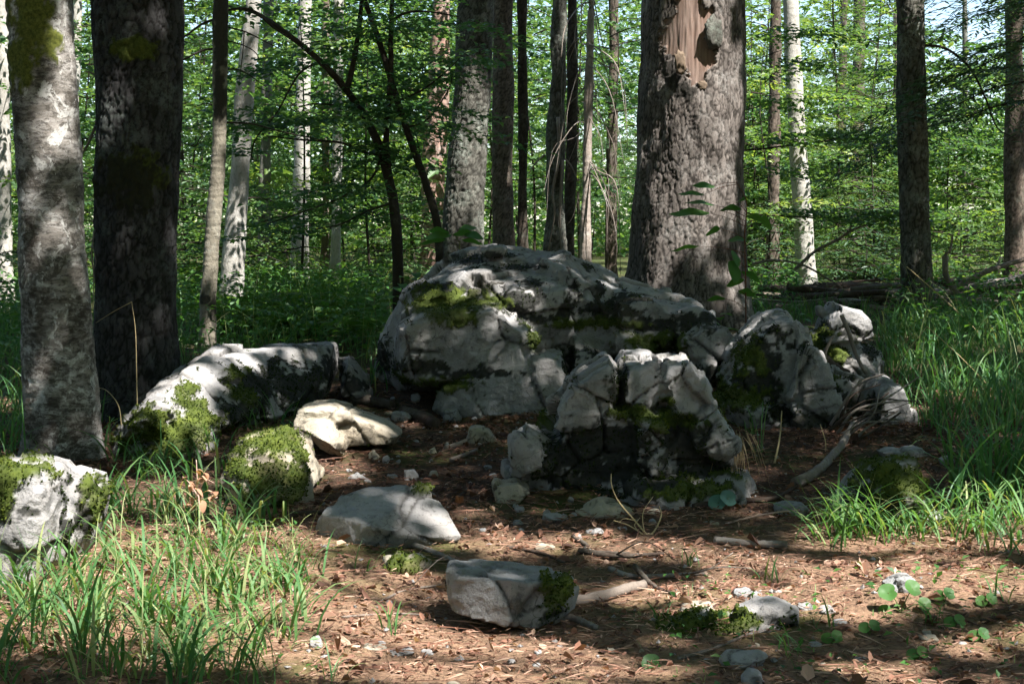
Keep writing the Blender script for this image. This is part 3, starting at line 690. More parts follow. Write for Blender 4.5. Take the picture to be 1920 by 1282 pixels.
# the mossy ledge crossing the lower right
DS = -0.2
rock('rock_ledge', 'low mossy limestone ledge breaking through the litter at the lower right',
     [H([(1270, 1195), (1330, 1165), (1400, 1142), (1460, 1130), (1492, 1140), (1490, 1165), (1420, 1195), (1330, 1210)], 4.5, 0.25, 'round'),
      H([(1180, 1190), (1240, 1165), (1330, 1145), (1360, 1150), (1300, 1180), (1220, 1205)], 4.55, 0.2, 'round')],
     'limestone', vox=0.008, amp=0.010, cells=4.0, step=0.02, seed=75, cat='stone', moss=[(1330, 1175, 70, 16), (1400, 1165, 40, 12), (1250, 1180, 50, 10)], stain=[(1350, 1195, 70, 10), (1470, 1165, 25, 12)])

def rock_hit(x, y, z0=3.0):
    """height of the highest stone over (x, y), or None"""
    best = None
    for b in ROCK_BVH:
        h = b.ray_cast(Vector((x, y, z0)), Vector((0, 0, -1)))
        if h[0] is not None and (best is None or h[0].z > best): best = h[0].z
    return best

# ================================================================ TREES
TRUNK = {}
def trunk(name, label, marks, d, mat, res=0.012, bark='plate', z_top=15.0, z_fine=None, flare=0.2, seed=0, plate=(0.05, 0.13), depth=0.012,
          moss=(), stain=(), wood=None, group=None, rough=0.02, cat='tree'):
    """marks: (y, x, width) of the trunk at rows of the photograph, top row first"""
    ys = np.array([m[0] for m in marks], float)
    C = np.array([pix(m[1], m[0], d) for m in marks]); R = np.array([m[2] * 0.5 * d / FPX for m in marks])
    o = np.argsort(C[:, 2]); C = C[o]; R = R[o]
    gz = float(ground(C[0, 0], d)) - 0.12
    zs_f = z_fine if z_fine is not None else CAM_H + 470 * d / FPX
    zz = np.concatenate([np.arange(gz, zs_f, res * 1.15), np.linspace(zs_f, z_top, 14)[1:]])
    def ext(vals):
        v = np.interp(zz, C[:, 2], vals)
        s_lo = (vals[1] - vals[0]) / max(C[1, 2] - C[0, 2], 1e-3); v = np.where(zz < C[0, 2], vals[0] + s_lo * (zz - C[0, 2]) * 0.6, v)
        s_hi = (vals[-1] - vals[-2]) / max(C[-1, 2] - C[-2, 2], 1e-3); v = np.where(zz > C[-1, 2], vals[-1] + s_hi * (zz - C[-1, 2]) * 0.35, v)
        return v
    cx = ext(C[:, 0]); rad = np.interp(zz, C[:, 2], R)
    rad = np.where(zz > C[-1, 2], R[-1] * np.clip(1 - 0.5 * (zz - C[-1, 2]) / (z_top - C[-1, 2] + .1), 0.3, 1), rad)
    fl = flare * np.exp(-np.maximum(zz - gz - 0.12, -0.1) / 0.16)
    cyv = d + 0.02 * np.sin(zz * 0.9 + seed)
    nth = max(10, int(2 * math.pi * R.mean() / res))
    th = np.linspace(0, 2 * np.pi, nth, endpoint=False)
    dirs = np.stack([np.cos(th), np.sin(th), np.zeros(nth)], 1)
    lob = 1 + fl[:, None] * (1 + 0.9 * np.cos(5 * th + seed)[None] * (0.6 + 0.4 * np.cos(2 * th + 2 * seed)[None]))
    base = np.stack([cx, cyv, zz], 1)[:, None, :] + dirs[None] * (rad[:, None] * lob)[..., None]
    P = base.reshape(-1, 3); Nn = np.tile(dirs, (len(zz), 1)); n = len(P)
    rel_r = np.repeat(rad, nth)
    lump = rough * fbm(P * np.array([3, 3, 1.2]), 3, seed)
    fur = np.zeros(n); pl = np.ones(n); D = lump.copy()
    if bark == 'plate':
        W = P + 0.38 * plate[0] * np.stack([perlin(P / plate[0] * .8, seed + 1), perlin(P / plate[0] * .8, seed + 2), perlin(P / plate[0] * .5, seed + 3)], 1)
        f1, f2, cr, vec = worley(W / np.array([plate[0], plate[0], plate[1]]), seed)
        e = smooth(0.0, 0.17, f2 - f1)
        D = D + depth * 0.8 * (e - 1) + depth * 0.22 * (cr[:, 0] - 0.5) + depth * 0.12 * ((cr[:, 1:4] - 0.5) * vec).sum(1)
        g1, g2, gr, gv = worley(W / np.array([plate[0], plate[0], plate[1]]) * 2.6, seed + 4)
        D = D + depth * 0.12 * (gr[:, 0] - .5)
        rid = 1 - np.abs(perlin(W / np.array([plate[0] * .9, plate[0] * .9, plate[1] * 2.2]), seed + 13)) * 2.2
        vf = smooth(0.72, 0.97, rid); D = D - depth * 0.9 * vf
        fur = np.maximum(0.85 * (1 - e), 0.8 * vf); pl = cr[:, 2]
    else:
        D = D + 0.004 * fbm(P * np.array([8, 8, 40]), 3, seed + 2)
    px, py = proj(P); front = Nn[:, 1] < 0.25
    rag = fbm(P * np.array([16, 16, 12]), 4, seed + 9, 0.6)
    def pat(lst):
        s = np.full(n, -1.0)
        for x, y, rx, ry in lst:
            e = np.hypot((px - x) / rx, (py - y) / ry); s = np.maximum(s, np.where(front, 1 - e, -1.0))
        return s
    msk = smooth(0, 0.25, pat(moss) + 0.55 * rag - 0.05); stk = smooth(0, 0.3, pat(stain) + 0.55 * rag - 0.05)
    D = D + 0.008 * msk * (1 + rag)
    wd = None
    if wood is not None:
        inside = np.zeros(n, bool)
        qx = px + 9 * perlin(P * 22, 5) + 4 * perlin(P * 60, 6); qy = py + 14 * perlin(P * 18, 7)
        for poly in wood:
            c = np.zeros(n, bool); k = len(poly)
            for a in range(k):
                x1, y1 = poly[a]; x2, y2 = poly[(a + 1) % k]
                hit = ((y1 > qy) != (y2 > qy)) & (qx < (x2 - x1) * (qy - y1) / (y2 - y1 + 1e-9) + x1)
                c ^= hit
            inside |= c
        wd = inside & front
        D = np.where(wd, -0.022 + 0.006 * perlin(P * np.array([24, 24, 2.0]), 8) + 0.005 * perlin(P * np.array([60, 60, 6]), 3), D)
    taper = np.repeat(np.clip((rad / R.mean()), 0.2, 1.5), nth)
    V = P + Nn * (D * np.minimum(1, taper))[:, None]
    i = (np.arange(len(zz) - 1)[:, None] * nth); j = np.arange(nth)[None, :]; j2 = (j + 1) % nth
    Q = np.stack([i + j, i + j2, i + nth + j2, i + nth + j], -1).reshape(-1, 4)
    root = thing(name, label, cat, (float(cx[0]), d, gz + 0.12), group)
    at = {'furrow': fur, 'plate': pl, 'moss': msk, 'stain': stk * 0.85}
    if wd is not None:
        fw = wd[Q].sum(1) >= 3
        used = np.unique(Q[fw]); mp = np.full(n, -1); mp[used] = np.arange(len(used))
        o2 = link('exposed_wood', mesh_np('exposed_wood', rel(V[used], root), mp[Q[fw]]), M['bare_wood'], root)
        o2['label'] = 'bare tan wood where the bark has come off'
        Q = Q[~fw]
    tk = link('trunk', mesh_np('trunk', rel(V, root), Q, at), M[mat], root)
    if wd is not None: o2.parent = tk
    TRUNK[root.name] = tk
    root['zt'] = float(z_top); root['xt'] = float(cx[-1])
    return root

CRN = {}
def leaf_mesh(name, P, Dr, N, S, asp, tint, fold=0.15):
    """folded diamond leaves: P base points, Dr direction, N normal, S length"""
    Dr = Dr / (np.linalg.norm(Dr, axis=1)[:, None] + 1e-9)
    side = np.cross(N, Dr); side /= np.linalg.norm(side, axis=1)[:, None] + 1e-9
    N = np.cross(Dr, side); S = np.asarray(S)[:, None]
    a = P; b = P + Dr * S * 0.45 + side * S * asp * 0.5 + N * S * fold; c = P + Dr * S; d = P + Dr * S * 0.45 - side * S * asp * 0.5 + N * S * fold
    V = np.stack([a, b, c, d], 1).reshape(-1, 3); k = np.arange(len(P))[:, None] * 4
    T = np.concatenate([k + np.array([[0, 2, 1]]), k + np.array([[0, 3, 2]])])
    return V, T, np.repeat(tint, 4)
def limb_path(start, az, L, rise, droop, rng, n=6, wig=0.08):
    t = np.linspace(0, 1, n)
    r = L * t; z = rise * L * t - droop * L * t * t
    p = np.stack([start[0] + np.cos(az) * r, start[1] + np.sin(az) * r, start[2] + z], 1)
    p[1:] += rng.normal(0, wig * L / n, (n - 1, 3)); return p
def beech_crown(seed, z0, z1, rmax, nl, leaf=0.088, dens=1.25, shape='round', trunk_r=0.05, twig_gap=0.075):
    """layered beech foliage: flat sprays along limbs; returns leaf mesh and wood mesh in local coordinates"""
    rng = np.random.default_rng(seed); bag = Bag(); LP, LD, LN, LS, LT = [], [], [], [], []
    for k in range(nl):
        f = (k + rng.random()) / nl; f = np.clip((np.floor(f * nl / 4.5) + 0.5 + rng.normal(0, 0.13)) * 4.5 / nl, 0, 1); z = z0 + (z1 - z0) * f
        prof = (math.sin(math.pi * (0.15 + 0.8 * f)) ** 0.7) if shape == 'round' else (1 - 0.75 * f)
        L = rmax * prof * rng.uniform(0.6, 1.1); az = k * 2.4 + rng.normal(0, 0.3)
        path = limb_path((0, 0, z), az, L, rng.uniform(0.05, 0.45), rng.uniform(0.05, 0.4), rng)
        C = catmull(path, 24)
        r0 = trunk_r * 0.2 * (0.5 + 0.5 * prof)
        bag.add(*tube(path, [r0, r0 * 0.6, r0 * 0.2], 5, 10), 0.3)
        ns = max(4, int(L / twig_gap * 0.8)); pts = np.linspace(0.15, 1, ns)
        tint_l = rng.normal(0, 0.12)
        for q, tt in enumerate(pts):
            p = C[int(tt * 23)]; tl = L * 0.34 * (1.15 - 0.75 * tt) * rng.uniform(0.6, 1.2) + 0.12
            a2 = az + (1 if q % 2 else -1) * rng.uniform(0.5, 1.2) * (1 - 0.5 * (tt > .95))
            m = max(3, int(tl / (leaf * 0.62) * dens))
            s = np.linspace(0.12, 1, m)
            tz = rng.uniform(-0.25, 0.22)
            pp = p + np.stack([np.cos(a2) * tl * s, np.sin(a2) * tl * s, tl * (tz * s - 0.12 * s * s)], 1) + rng.normal(0, 0.012, (m, 3))
            sg = np.where(np.arange(m) % 2, 1, -1)
            a3 = a2 + sg * rng.uniform(0.5, 1.1, m)
            LP.append(pp); LD.append(np.stack([np.cos(a3), np.sin(a3), rng.normal(-0.22, 0.25, m)], 1))
            LN.append(np.stack([rng.normal(0, 0.55, m), rng.normal(-0.15, 0.55, m), np.ones(m)], 1))
            LS.append(leaf * rng.uniform(0.65, 1.2, m)); LT.append(np.clip(0.5 + tint_l + rng.normal(0, 0.17, m), 0, 1))
    P, D, N, S, T = map(np.concatenate, (LP, LD, LN, LS, LT))
    V, F, A = leaf_mesh('crown', P, D, N, S, 0.62, T)
    return mesh_np('beech_crown', V, F, {'tint': A}, False), bag
def spruce_crown(seed, z0, z1, rmax, nl, droop=0.35, dead=0.0, tw=0.09):
    """tiers of flat conifer fans; each twig is a fine herringbone of needles"""
    rng = np.random.default_rng(seed); bag = Bag(); LP, LD, LN, LS, LT = [], [], [], [], []
    for k in range(nl):
        f = (k + rng.random()) / nl; z = z0 + (z1 - z0) * f
        L = rmax * (1 - 0.85 * f) * rng.uniform(0.7, 1.1) + 0.1; az = k * 2.4 + rng.normal(0, 0.35)
        path = limb_path((0, 0, z), az, L, rng.uniform(-0.05, 0.2), droop * rng.uniform(0.5, 1.3), rng)
        C = catmull(path, 24); bag.add(*tube(path, [0.008 + 0.003 * L, 0.005, 0.002], 5, 8), 0.3)
        if rng.random() < dead: continue
        ns = max(5, int(L / 0.06)); tl_ = rng.normal(0, 0.13)
        for q, tt in enumerate(np.linspace(0.18, 1, ns)):
            p = C[int(tt * 23)]; tl = L * 0.38 * (1.1 - 0.85 * tt) * rng.uniform(0.6, 1.2) + 0.07
            a2 = az + (1 if q % 2 else -1) * rng.uniform(0.7, 1.1) * (0.2 if tt > .97 else 1)
            m = max(3, int(tl / 0.032)); s = np.linspace(0.03, 1, m); sag = rng.uniform(0.1, 0.6)
            pp = p + np.stack([np.cos(a2) * tl * s, np.sin(a2) * tl * s, -sag * tl * s * s], 1)
            sg = np.where(np.arange(m) % 2, 1, -1); a3 = a2 + sg * rng.uniform(0.45, 0.9, m)
            LP.append(pp); LD.append(np.stack([np.cos(a3), np.sin(a3), rng.normal(-0.25, 0.2, m)], 1))
            LN.append(np.stack([rng.normal(0, .25, m), rng.normal(0, .25, m), np.ones(m)], 1))
            LS.append(tw * rng.uniform(0.6, 1.2, m)); LT.append(np.clip(0.45 + tl_ + rng.normal(0, 0.15, m), 0, 1))
    P, D, N, S, T = map(np.concatenate, (LP, LD, LN, LS, LT))
    V, F, A = leaf_mesh('crown', P, D, N, S, 0.26, T, 0.05)
    return mesh_np('spruce_crown', V, F, {'tint': A}, False), bag

# overhead crowns of the tall trees, shared between them (z measured above the trunk top mark 0)
HIGH = []
def high_crown(root, kind, rz=0.0, z=9.5, s=1.0): HIGH.append((root, kind, z, s))      # crowns are hung once the sun flecks are known
def dead_branches(root, specs, d, mat='dead_wood', name='dead_branch'):
    for pts, r in specs:
        P = [pix(q[0], q[1], d + (q[2] if len(q) > 2 else 0)) for q in pts]
        V, Q, T = tube(P, [r, r * 0.75, r * 0.3], 6, None, 0.15, 3)
        b = Bag(); b.add(V, Q, T, 0.5); link(name, b.mesh(name, root), M[mat], TRUNK.get(root.name, root))

T = {}
T['birch'] = trunk('beech_tree', 'mottled grey smooth-barked trunk with moss, foreground left', [(-60, 72, 122), (0, 78, 118), (120, 82, 114), (300, 88, 114), (500, 97, 120), (700, 108, 130), (870, 118, 136)], 6.75, 'bark_birch', 0.009, 'smooth', seed=1, rough=0.025, flare=0.2,
     moss=[(55, 50, 42, 80), (40, 120, 30, 60), (60, 10, 50, 40), (100, 80, 20, 40)], stain=[(30, 200, 22, 70), (60, 620, 35, 60), (80, 690, 60, 30), (60, 440, 16, 40), (100, 800, 90, 60), (120, 860, 90, 50), (30, 330, 14, 40), (70, 560, 40, 40), (150, 600, 20, 60)])
high_crown(T['birch'], 'beech', 0.4, 8.5, 0.9)
T['dark'] = trunk('fir_tree', 'thick nearly black fir trunk in shade, beside the mottled trunk', [(-60, 264, 160), (0, 262, 160), (200, 262, 158), (400, 256, 152), (600, 254, 150), (770, 254, 156), (800, 254, 164)], 7.9, 'bark_fir', 0.0085, 'plate', seed=2, plate=(0.048, 0.10), depth=0.011,
     moss=[(250, 330, 70, 60), (250, 90, 50, 30)], stain=[(240, 340, 70, 70), (290, 210, 14, 14)])
high_crown(T['dark'], 'fir', 0.2, 8.0, 1.0)
dead_branches(T['dark'], [([(180, 235), (165, 270), (146, 305), (144, 330)], 0.008), ([(178, 140), (168, 136), (160, 134)], 0.007), ([(178, 430, -.1), (172, 470, -.1), (176, 520, -.15), (174, 580, -.1)], 0.006),
                          ([(174, 460, -.1), (180, 490, -.15), (176, 505, -.15)], 0.004)], 7.9)
T['slim'] = trunk('slim_tree', 'slim sunlit curved trunk right of the dark fir trunk', [(-40, 415, 26), (60, 414, 26), (200, 414, 25), (300, 411, 26), (400, 402, 27), (500, 395, 28), (560, 390, 30), (600, 391, 30), (655, 390, 32)], 10.4, 'bark_slim', 0.010, 'smooth', seed=3, rough=0.012,
     stain=[(414, 40, 20, 160), (414, 180, 16, 60), (385, 560, 14, 12), (400, 590, 12, 40)], z_top=10)
high_crown(T['slim'], 'fir', 1.0, 6.5, 0.6)
dead_branches(T['slim'], [([(410, 35), (380, 45), (345, 70), (330, 78)], 0.011), ([(406, 92), (380, 95), (345, 112), (330, 120)], 0.010), ([(420, 20), (470, 18), (510, 50), (560, 85), (610, 130)], 0.011),
                          ([(420, 50), (460, 60), (500, 80), (540, 100)], 0.007), ([(420, 75), (455, 85), (480, 100), (490, 125)], 0.006), ([(424, 130), (450, 132), (480, 150), (500, 165)], 0.007), ([(458, 60), (455, 100), (448, 160)], 0.005),
                          ([(424, 230), (470, 232), (520, 245), (600, 262), (690, 275)], 0.008), ([(405, 105), (390, 150), (380, 160)], 0.004)], 10.4, 'bark_thin', 'branch')
T['big'] = trunk('old_tree', 'thickest trunk with furrowed bark and a bare wood wound', [(-60, 1303, 184), (0, 1302, 184), (100, 1300, 190), (200, 1297, 196), (300, 1293, 202), (400, 1289, 210), (500, 1286, 222), (560, 1285, 240)], 11.0, 'bark_big', 0.0072, 'plate', seed=4, plate=(0.040, 0.15), depth=0.0075, rough=0.035, flare=0.1,
     stain=[(1260, 140, 22, 26), (1280, 170, 30, 20)],
     wood=[[(1283, -40), (1300, -40), (1310, -40), (1318, 2), (1334, 20), (1336, 40), (1322, 55), (1328, 90), (1340, 100), (1338, 122), (1322, 140), (1314, 158), (1296, 160), (1290, 135), (1276, 128), (1268, 100), (1250, 96), (1237, 92), (1234, 65), (1246, 45), (1262, 30), (1272, 0)]])
high_crown(T['big'], 'fir', 0.9, 10, 1.3)
for P, s, lab, mat in (((1275, 118), (0.035, 0.016, 0.075), 'peeled yellowish flake of bark below the wound', 'inner_bark'), ((1338, 62), (0.055, 0.03, 0.11), 'dark slab of bark hanging on the wound', 'bark_grey'), ((1317, 160), (0.03, 0.012, 0.028), 'small orange flake of bark at the foot of the wound', 'inner_bark')):
    c = pix(P[0], P[1], 10.59); bm = bmesh.new(); bmesh.ops.create_icosphere(bm, subdivisions=3, radius=1.0)
    V = np.array([v.co[:] for v in bm.verts]); F = np.array([[v.index for v in f.verts] for f in bm.faces]); bm.free()
    V = np.sign(V) * np.abs(V) ** 0.6; V = V * np.array(s) * (1 + 0.55 * fbm(V * 1.7, 3, s[0] * 90))[:, None] + c
    o = link('bark_flake', mesh_np('bark_flake', rel(V, T['big']), F, {'furrow': np.zeros(len(V)), 'moss': np.zeros(len(V)), 'stain': np.zeros(len(V))}), M[mat], TRUNK[T['big'].name]); o['label'] = lab
T['right'] = trunk('fir_tree', 'straight dark grey trunk standing in the grass at right', [(-60, 1705, 50), (0, 1706, 51), (200, 1709, 54), (400, 1715, 57), (520, 1719, 60), (600, 1722, 66), (620, 1722, 70)], 12.4, 'bark_grey', 0.011, 'plate', seed=5, plate=(0.055, 0.12), depth=0.012)
high_crown(T['right'], 'fir', 1.7, 8.5, 1.0)
dead_branches(T['right'], [([(1733, 85), (1775, 92), (1820, 130), (1850, 190), (1870, 240), (1905, 260)], 0.013), ([(1680, 20), (1650, 30), (1622, 45)], 0.006), ([(1745, 440), (1775, 450), (1790, 455)], 0.006)], 12.4, 'bark_thin', 'branch')
T['c885'] = trunk('fir_tree', 'grey-green lichened trunk behind the left shoulder of the great boulder', [(-60, 896, 66), (0, 893, 66), (150, 886, 68), (300, 876, 72), (420, 868, 76), (480, 866, 78), (560, 864, 84)], 13.6, 'bark_grey', 0.012, 'plate', seed=6, plate=(0.055, 0.09), depth=0.011)
high_crown(T['c885'], 'fir', 2.6, 9, 1.1)
T['c942'] = trunk('fir_tree', 'trunk half lit by sun, right of the lichened trunk', [(-60, 944, 37), (0, 944, 37), (150, 943, 37), (300, 942, 39), (470, 943, 42), (560, 944, 46)], 15.5, 'bark_brown', 0.014, 'plate', seed=7, plate=(0.035, 0.05), depth=0.006)
T['c978'] = trunk('slim_tree', 'very thin dark straight trunk above the great boulder', [(-60, 979, 17), (0, 979, 18), (200, 980, 19), (470, 981, 21), (560, 981, 23)], 14.2, 'bark_thin', 0.014, 'plate', seed=8, plate=(0.03, 0.06), depth=0.004)
T['c1047'] = trunk('gnarled_tree', 'gnarled grey trunk with clinging stems above the great boulder', [(-60, 1050, 28), (0, 1050, 29), (150, 1047, 31), (300, 1042, 33), (400, 1039, 35), (480, 1036, 40), (560, 1034, 44)], 14.8, 'bark_grey', 0.013, 'plate', seed=9, plate=(0.04, 0.12), depth=0.012, rough=0.05)
dead_branches(T['c1047'], [([(1022, 290), (1005, 305), (992, 325)], 0.014), ([(1056, 295), (1070, 310), (1084, 340)], 0.014), ([(1046, 220, -.12), (1048, 290, -.14), (1036, 360, -.14), (1040, 400, -.14), (1028, 470, -.14)], 0.022), ([(1054, 300, -.12), (1050, 400, -.14), (1052, 470, -.13)], 0.018)], 14.8)
T['c1075'] = trunk('slim_tree', 'thin dark trunk just right of the gnarled trunk', [(-60, 1074, 19), (0, 1074, 20), (200, 1072, 20), (400, 1068, 22), (560, 1066, 24)], 15.6, 'bark_thin', 0.015, 'plate', seed=10, plate=(0.03, 0.07), depth=0.004)
T['c1105'] = trunk('dead_tree', 'thin dead trunk hung with bare grey twigs, left of the thickest trunk', [(-60, 1110, 14), (0, 1109, 15), (200, 1104, 17), (400, 1099, 19), (560, 1096, 22)], 13.8, 'dead_wood', 0.014, 'smooth', seed=11, z_top=8)
tw = []
rr = random.Random(5)
for k in range(30):
    y0 = rr.uniform(-20, 330); sx = rr.choice([-1, 1, 1]); x0 = 1104; L = rr.uniform(40, 120)
    x1 = x0 + sx * L * rr.uniform(0.3, 0.8); dd = rr.uniform(-0.6, 0.6)
    tw.append(([(x0, y0), (x0 + (x1 - x0) * 0.4, y0 + rr.uniform(-5, 25), dd * .4), (x1, y0 + rr.uniform(30, 90), dd), (x1 + sx * rr.uniform(-5, 25), y0 + rr.uniform(90, 200), dd * 1.3)], rr.uniform(0.004, 0.009)))
dead_branches(T['c1105'], tw, 13.8, 'dead_wood', 'twig')
T['c1150'] = trunk('slim_tree', 'dim brown trunk seen past the left edge of the thickest trunk', [(-60, 1152, 17), (0, 1151, 18), (300, 1148, 20), (560, 1146, 24)], 22.0, 'bark_brown', 0.025, 'plate', seed=12, plate=(0.05, 0.1), depth=0.004)
T['c820'] = trunk('pine_tree', 'sunlit reddish trunk behind the forked beech stems', [(-60, 830, 30), (0, 828, 34), (60, 826, 38), (200, 820, 42), (330, 812, 44), (480, 806, 40), (560, 803, 42)], 19.5, 'bark_red', 0.02, 'plate', seed=13, plate=(0.05, 0.1), depth=0.006)
T['l430'] = trunk('beech_tree', 'pale sunlit trunk leaning behind the slim curved trunk', [(-60, 482, 26), (30, 474, 30), (200, 458, 36), (350, 448, 38), (480, 437, 40), (580, 430, 44)], 13.6, 'bark_pale', 0.015, 'smooth', seed=14, rough=0.015)
T['l497'] = trunk('slim_tree', 'dim grey trunk half hidden by leaves, left background', [(-60, 505, 20), (100, 503, 20), (350, 497, 22), (560, 494, 26)], 19.0, 'bark_grey', 0.02, 'smooth', seed=15)
T['l567'] = trunk('beech_tree', 'pale grey straight trunk in left background shade', [(-60, 572, 26), (100, 570, 27), (300, 567, 30), (540, 561, 34)], 18.4, 'bark_pale', 0.02, 'smooth', seed=16)
T['l632'] = trunk('slim_tree', 'narrow bright trunk in the background left of the forked beech', [(-60, 634, 16), (240, 633, 18), (400, 632, 19), (560, 626, 21)], 16.5, 'bark_pale', 0.018, 'smooth', seed=17)
T['l608'] = trunk('slim_tree', 'short dark stem beside the narrow bright trunk', [(-60, 612, 12), (420, 610, 13), (560, 607, 16)], 20.5, 'bark_brown', 0.02, 'smooth', seed=18)
T['l8'] = trunk('beech_tree', 'pale trunk cut by the left edge of the picture', [(-60, 2, 26), (0, 3, 26), (300, 6, 26), (560, 10, 30)], 14.0, 'bark_pale', 0.018, 'smooth', seed=19)
T['l145'] = trunk('slim_tree', 'pale sunlit stem between the two left trunks', [(-60, 148, 16), (0, 147, 16), (160, 141, 17), (560, 130, 20)], 18.0, 'bark_pale', 0.02, 'smooth', seed=20)
T['r1448'] = trunk('pine_tree', 'dim brown trunk right of the thickest trunk', [(-60, 1456, 20), (0, 1455, 21), (150, 1452, 22), (300, 1450, 24), (480, 1449, 26), (560, 1449, 28)], 18.5, 'bark_brown', 0.018, 'plate', seed=21, plate=(0.05, 0.1), depth=0.006)
T['r1500'] = trunk('beech_tree', 'bright pale trunk in the sunny background right of the thickest trunk', [(-60, 1480, 28), (0, 1483, 29), (150, 1488, 31), (300, 1497, 34), (420, 1505, 36), (500, 1509, 37), (550, 1513, 42)], 16.5, 'bark_pale', 0.014, 'smooth', seed=22, rough=0.012)
T['r1615'] = trunk('pine_tree', 'far brown trunk high up between the pale and the dark right trunks', [(-60, 1613, 22), (0, 1612, 22), (130, 1610, 23), (560, 1600, 28)], 30.0, 'bark_brown', 0.04, 'plate', seed=23, plate=(0.08, 0.15), depth=0.006)
T['r1585'] = trunk('pine_tree', 'thin far trunk left of the far brown trunk', [(-60, 1582, 14), (0, 1582, 14), (560, 1574, 18)], 34.0, 'bark_brown', 0.05, 'plate', seed=24, plate=(0.08, 0.15), depth=0.006)
T['r1905'] = trunk('pine_tree', 'brown trunk partly lit at the right edge of the picture', [(-60, 1902, 32), (0, 1902, 33), (240, 1904, 36), (400, 1905, 40), (500, 1905, 46), (560, 1905, 50)], 15.5, 'bark_brown', 0.015, 'plate', seed=25, plate=(0.035, 0.06), depth=0.007)
T['r1812'] = trunk('slim_tree', 'very thin far stem beside the right edge trunk', [(-60, 1808, 9), (240, 1810, 10), (560, 1812, 13)], 26.0, 'bark_grey', 0.04, 'smooth', seed=26)
T['r1665'] = trunk('pine_tree', 'far reddish stem behind the dark right trunk', [(-60, 1684, 14), (200, 1682, 15), (560, 1678, 18)], 28.0, 'bark_red', 0.04, 'plate', seed=27, plate=(0.08, 0.15), depth=0.006)
k = 0
for key, kind in (('c942', 'fir'), ('c820', 'fir'), ('l430', 'beech'), ('l8', 'beech')):
    k += 1; high_crown(T[key], kind, k * 1.3, 9.0 + (k % 4) * 0.7, 0.8 + 0.1 * (k % 3))

# the forked dark beech with arching stems, left of the lichened trunk
D0 = 11.6
fb_base = pix(745, 470, D0); fb_base[2] = ground(fb_base[0], D0)
fb = thing('forked_beech', 'dark forked beech with arching thin stems left of the lichened trunk', 'tree', fb_base)
STEMS = [([(748, 640), (745, 470), (738, 380), (716, 290), (690, 230), (650, 170), (600, 115), (540, 65), (480, 25), (430, 12)], 0.05, 0.012),
         ([(650, 170), (662, 120), (672, 60), (680, -20)], 0.026, 0.016), ([(742, 440), (730, 330), (724, 250), (732, 150), (733, 60), (737, -30)], 0.03, 0.018),
         ([(826, 640), (822, 440), (800, 350), (772, 270), (745, 190), (715, 90), (680, -10), (672, -40)], 0.036, 0.02),
         ([(728, 210), (700, 205), (660, 202), (600, 195), (560, 200)], 0.012, 0.005), ([(716, 290), (680, 285), (640, 268), (560, 262), (500, 255)], 0.013, 0.005),
         ([(735, 40), (760, 25), (800, 22), (860, 32)], 0.014, 0.005), ([(745, 190), (790, 170), (830, 140), (862, 110)], 0.010, 0.004), ([(760, 240), (800, 225), (840, 170), (850, 130)], 0.009, 0.004),
         ([(600, 115), (560, 140), (520, 210), (480, 260), (470, 300)], 0.010, 0.004), ([(724, 250), (700, 330), (640, 370), (560, 400), (500, 420)], 0.012, 0.004), ([(738, 380), (690, 395), (640, 420), (590, 430)], 0.011, 0.004)]
for pts, r0, r1 in STEMS:
    P = [pix(q[0], q[1], D0 + 0.15 * math.sin(q[0] * 0.02)) for q in pts]
    V, Q, Tt = tube(P, [r0, (r0 + r1) / 2, r1], 9, 6 * len(P), 0.14, 4); b = Bag(); b.add(V, Q, Tt, .4)
    o = link('stem' if r0 > 0.018 else 'branch', b.mesh('stem', fb), M['bark_thin'], fb)

# ================================================================ LEAFY TREES AND SAPLINGS OF THE BACKGROUND
def leafy(crown_bag, z_top, r, name):
    me, bag = crown_bag
    V, Q, Tt = tube([(0, 0, -0.3), (0.10, 0.06, z_top * 0.3), (-0.08, 0.09, z_top * 0.65), (0.05, 0, z_top * .97)], [r * .55, r * 0.35, r * 0.2, r * 0.06], 7, 12)
    bag.add(V, Q, Tt, 0.3)
    return me, bag.mesh('trunk')
VAR = {'a': leafy(beech_crown(101, 0.4, 5.0, 1.9, 40), 5.2, 0.045, 'a'), 'b': leafy(beech_crown(102, 0.8, 7.5, 2.4, 52), 7.6, 0.06, 'b'),
       'c': leafy(beech_crown(103, 0.5, 3.4, 1.5, 26, 0.13), 3.5, 0.03, 'c'), 'd': leafy(beech_crown(104, 1.8, 9.5, 2.6, 54), 9.6, 0.08, 'd'),
       'f': leafy(beech_crown(108, 0.9, 4.2, 1.9, 17), 4.3, 0.04, 'f'), 'g': leafy(spruce_crown(109, 0.1, 1.3, 0.7, 26, 0.2), 1.35, 0.015, 'g'),
       'e': leafy(beech_crown(107, 0.12, 1.0, 0.75, 18, 0.06), 1.0, 0.012, 'e'),
       'u': leafy(spruce_crown(110, 2.2, 7.0, 2.6, 70, 0.5, 0.0, 0.11), 8.2, 0.07, 'u'), 's': leafy(spruce_crown(105, 0.5, 8.0, 1.7, 105, 0.35), 8.2, 0.07, 's'), 't': leafy(spruce_crown(106, 1.6, 10.0, 2.0, 70, 0.5), 10.2, 0.09, 't')}
def plant_tree(px, d, var, s, rz, label, group, name, cat='tree'):
    p = pix(px, 500, d); x = float(p[0]); z = float(ground(x, d))
    root = thing(name, label, cat, (x, d, z - 0.02), group); root.rotation_euler = (0, 0, rz); root.scale = (s, s, s)
    me, w = VAR[var]
    link('crown', me, M['spruce_needle'] if var in 'stgu' else M['beech_leaf'], root); link('trunk', w, M['bark_thin'], root)
    return root
rr = random.Random(77)
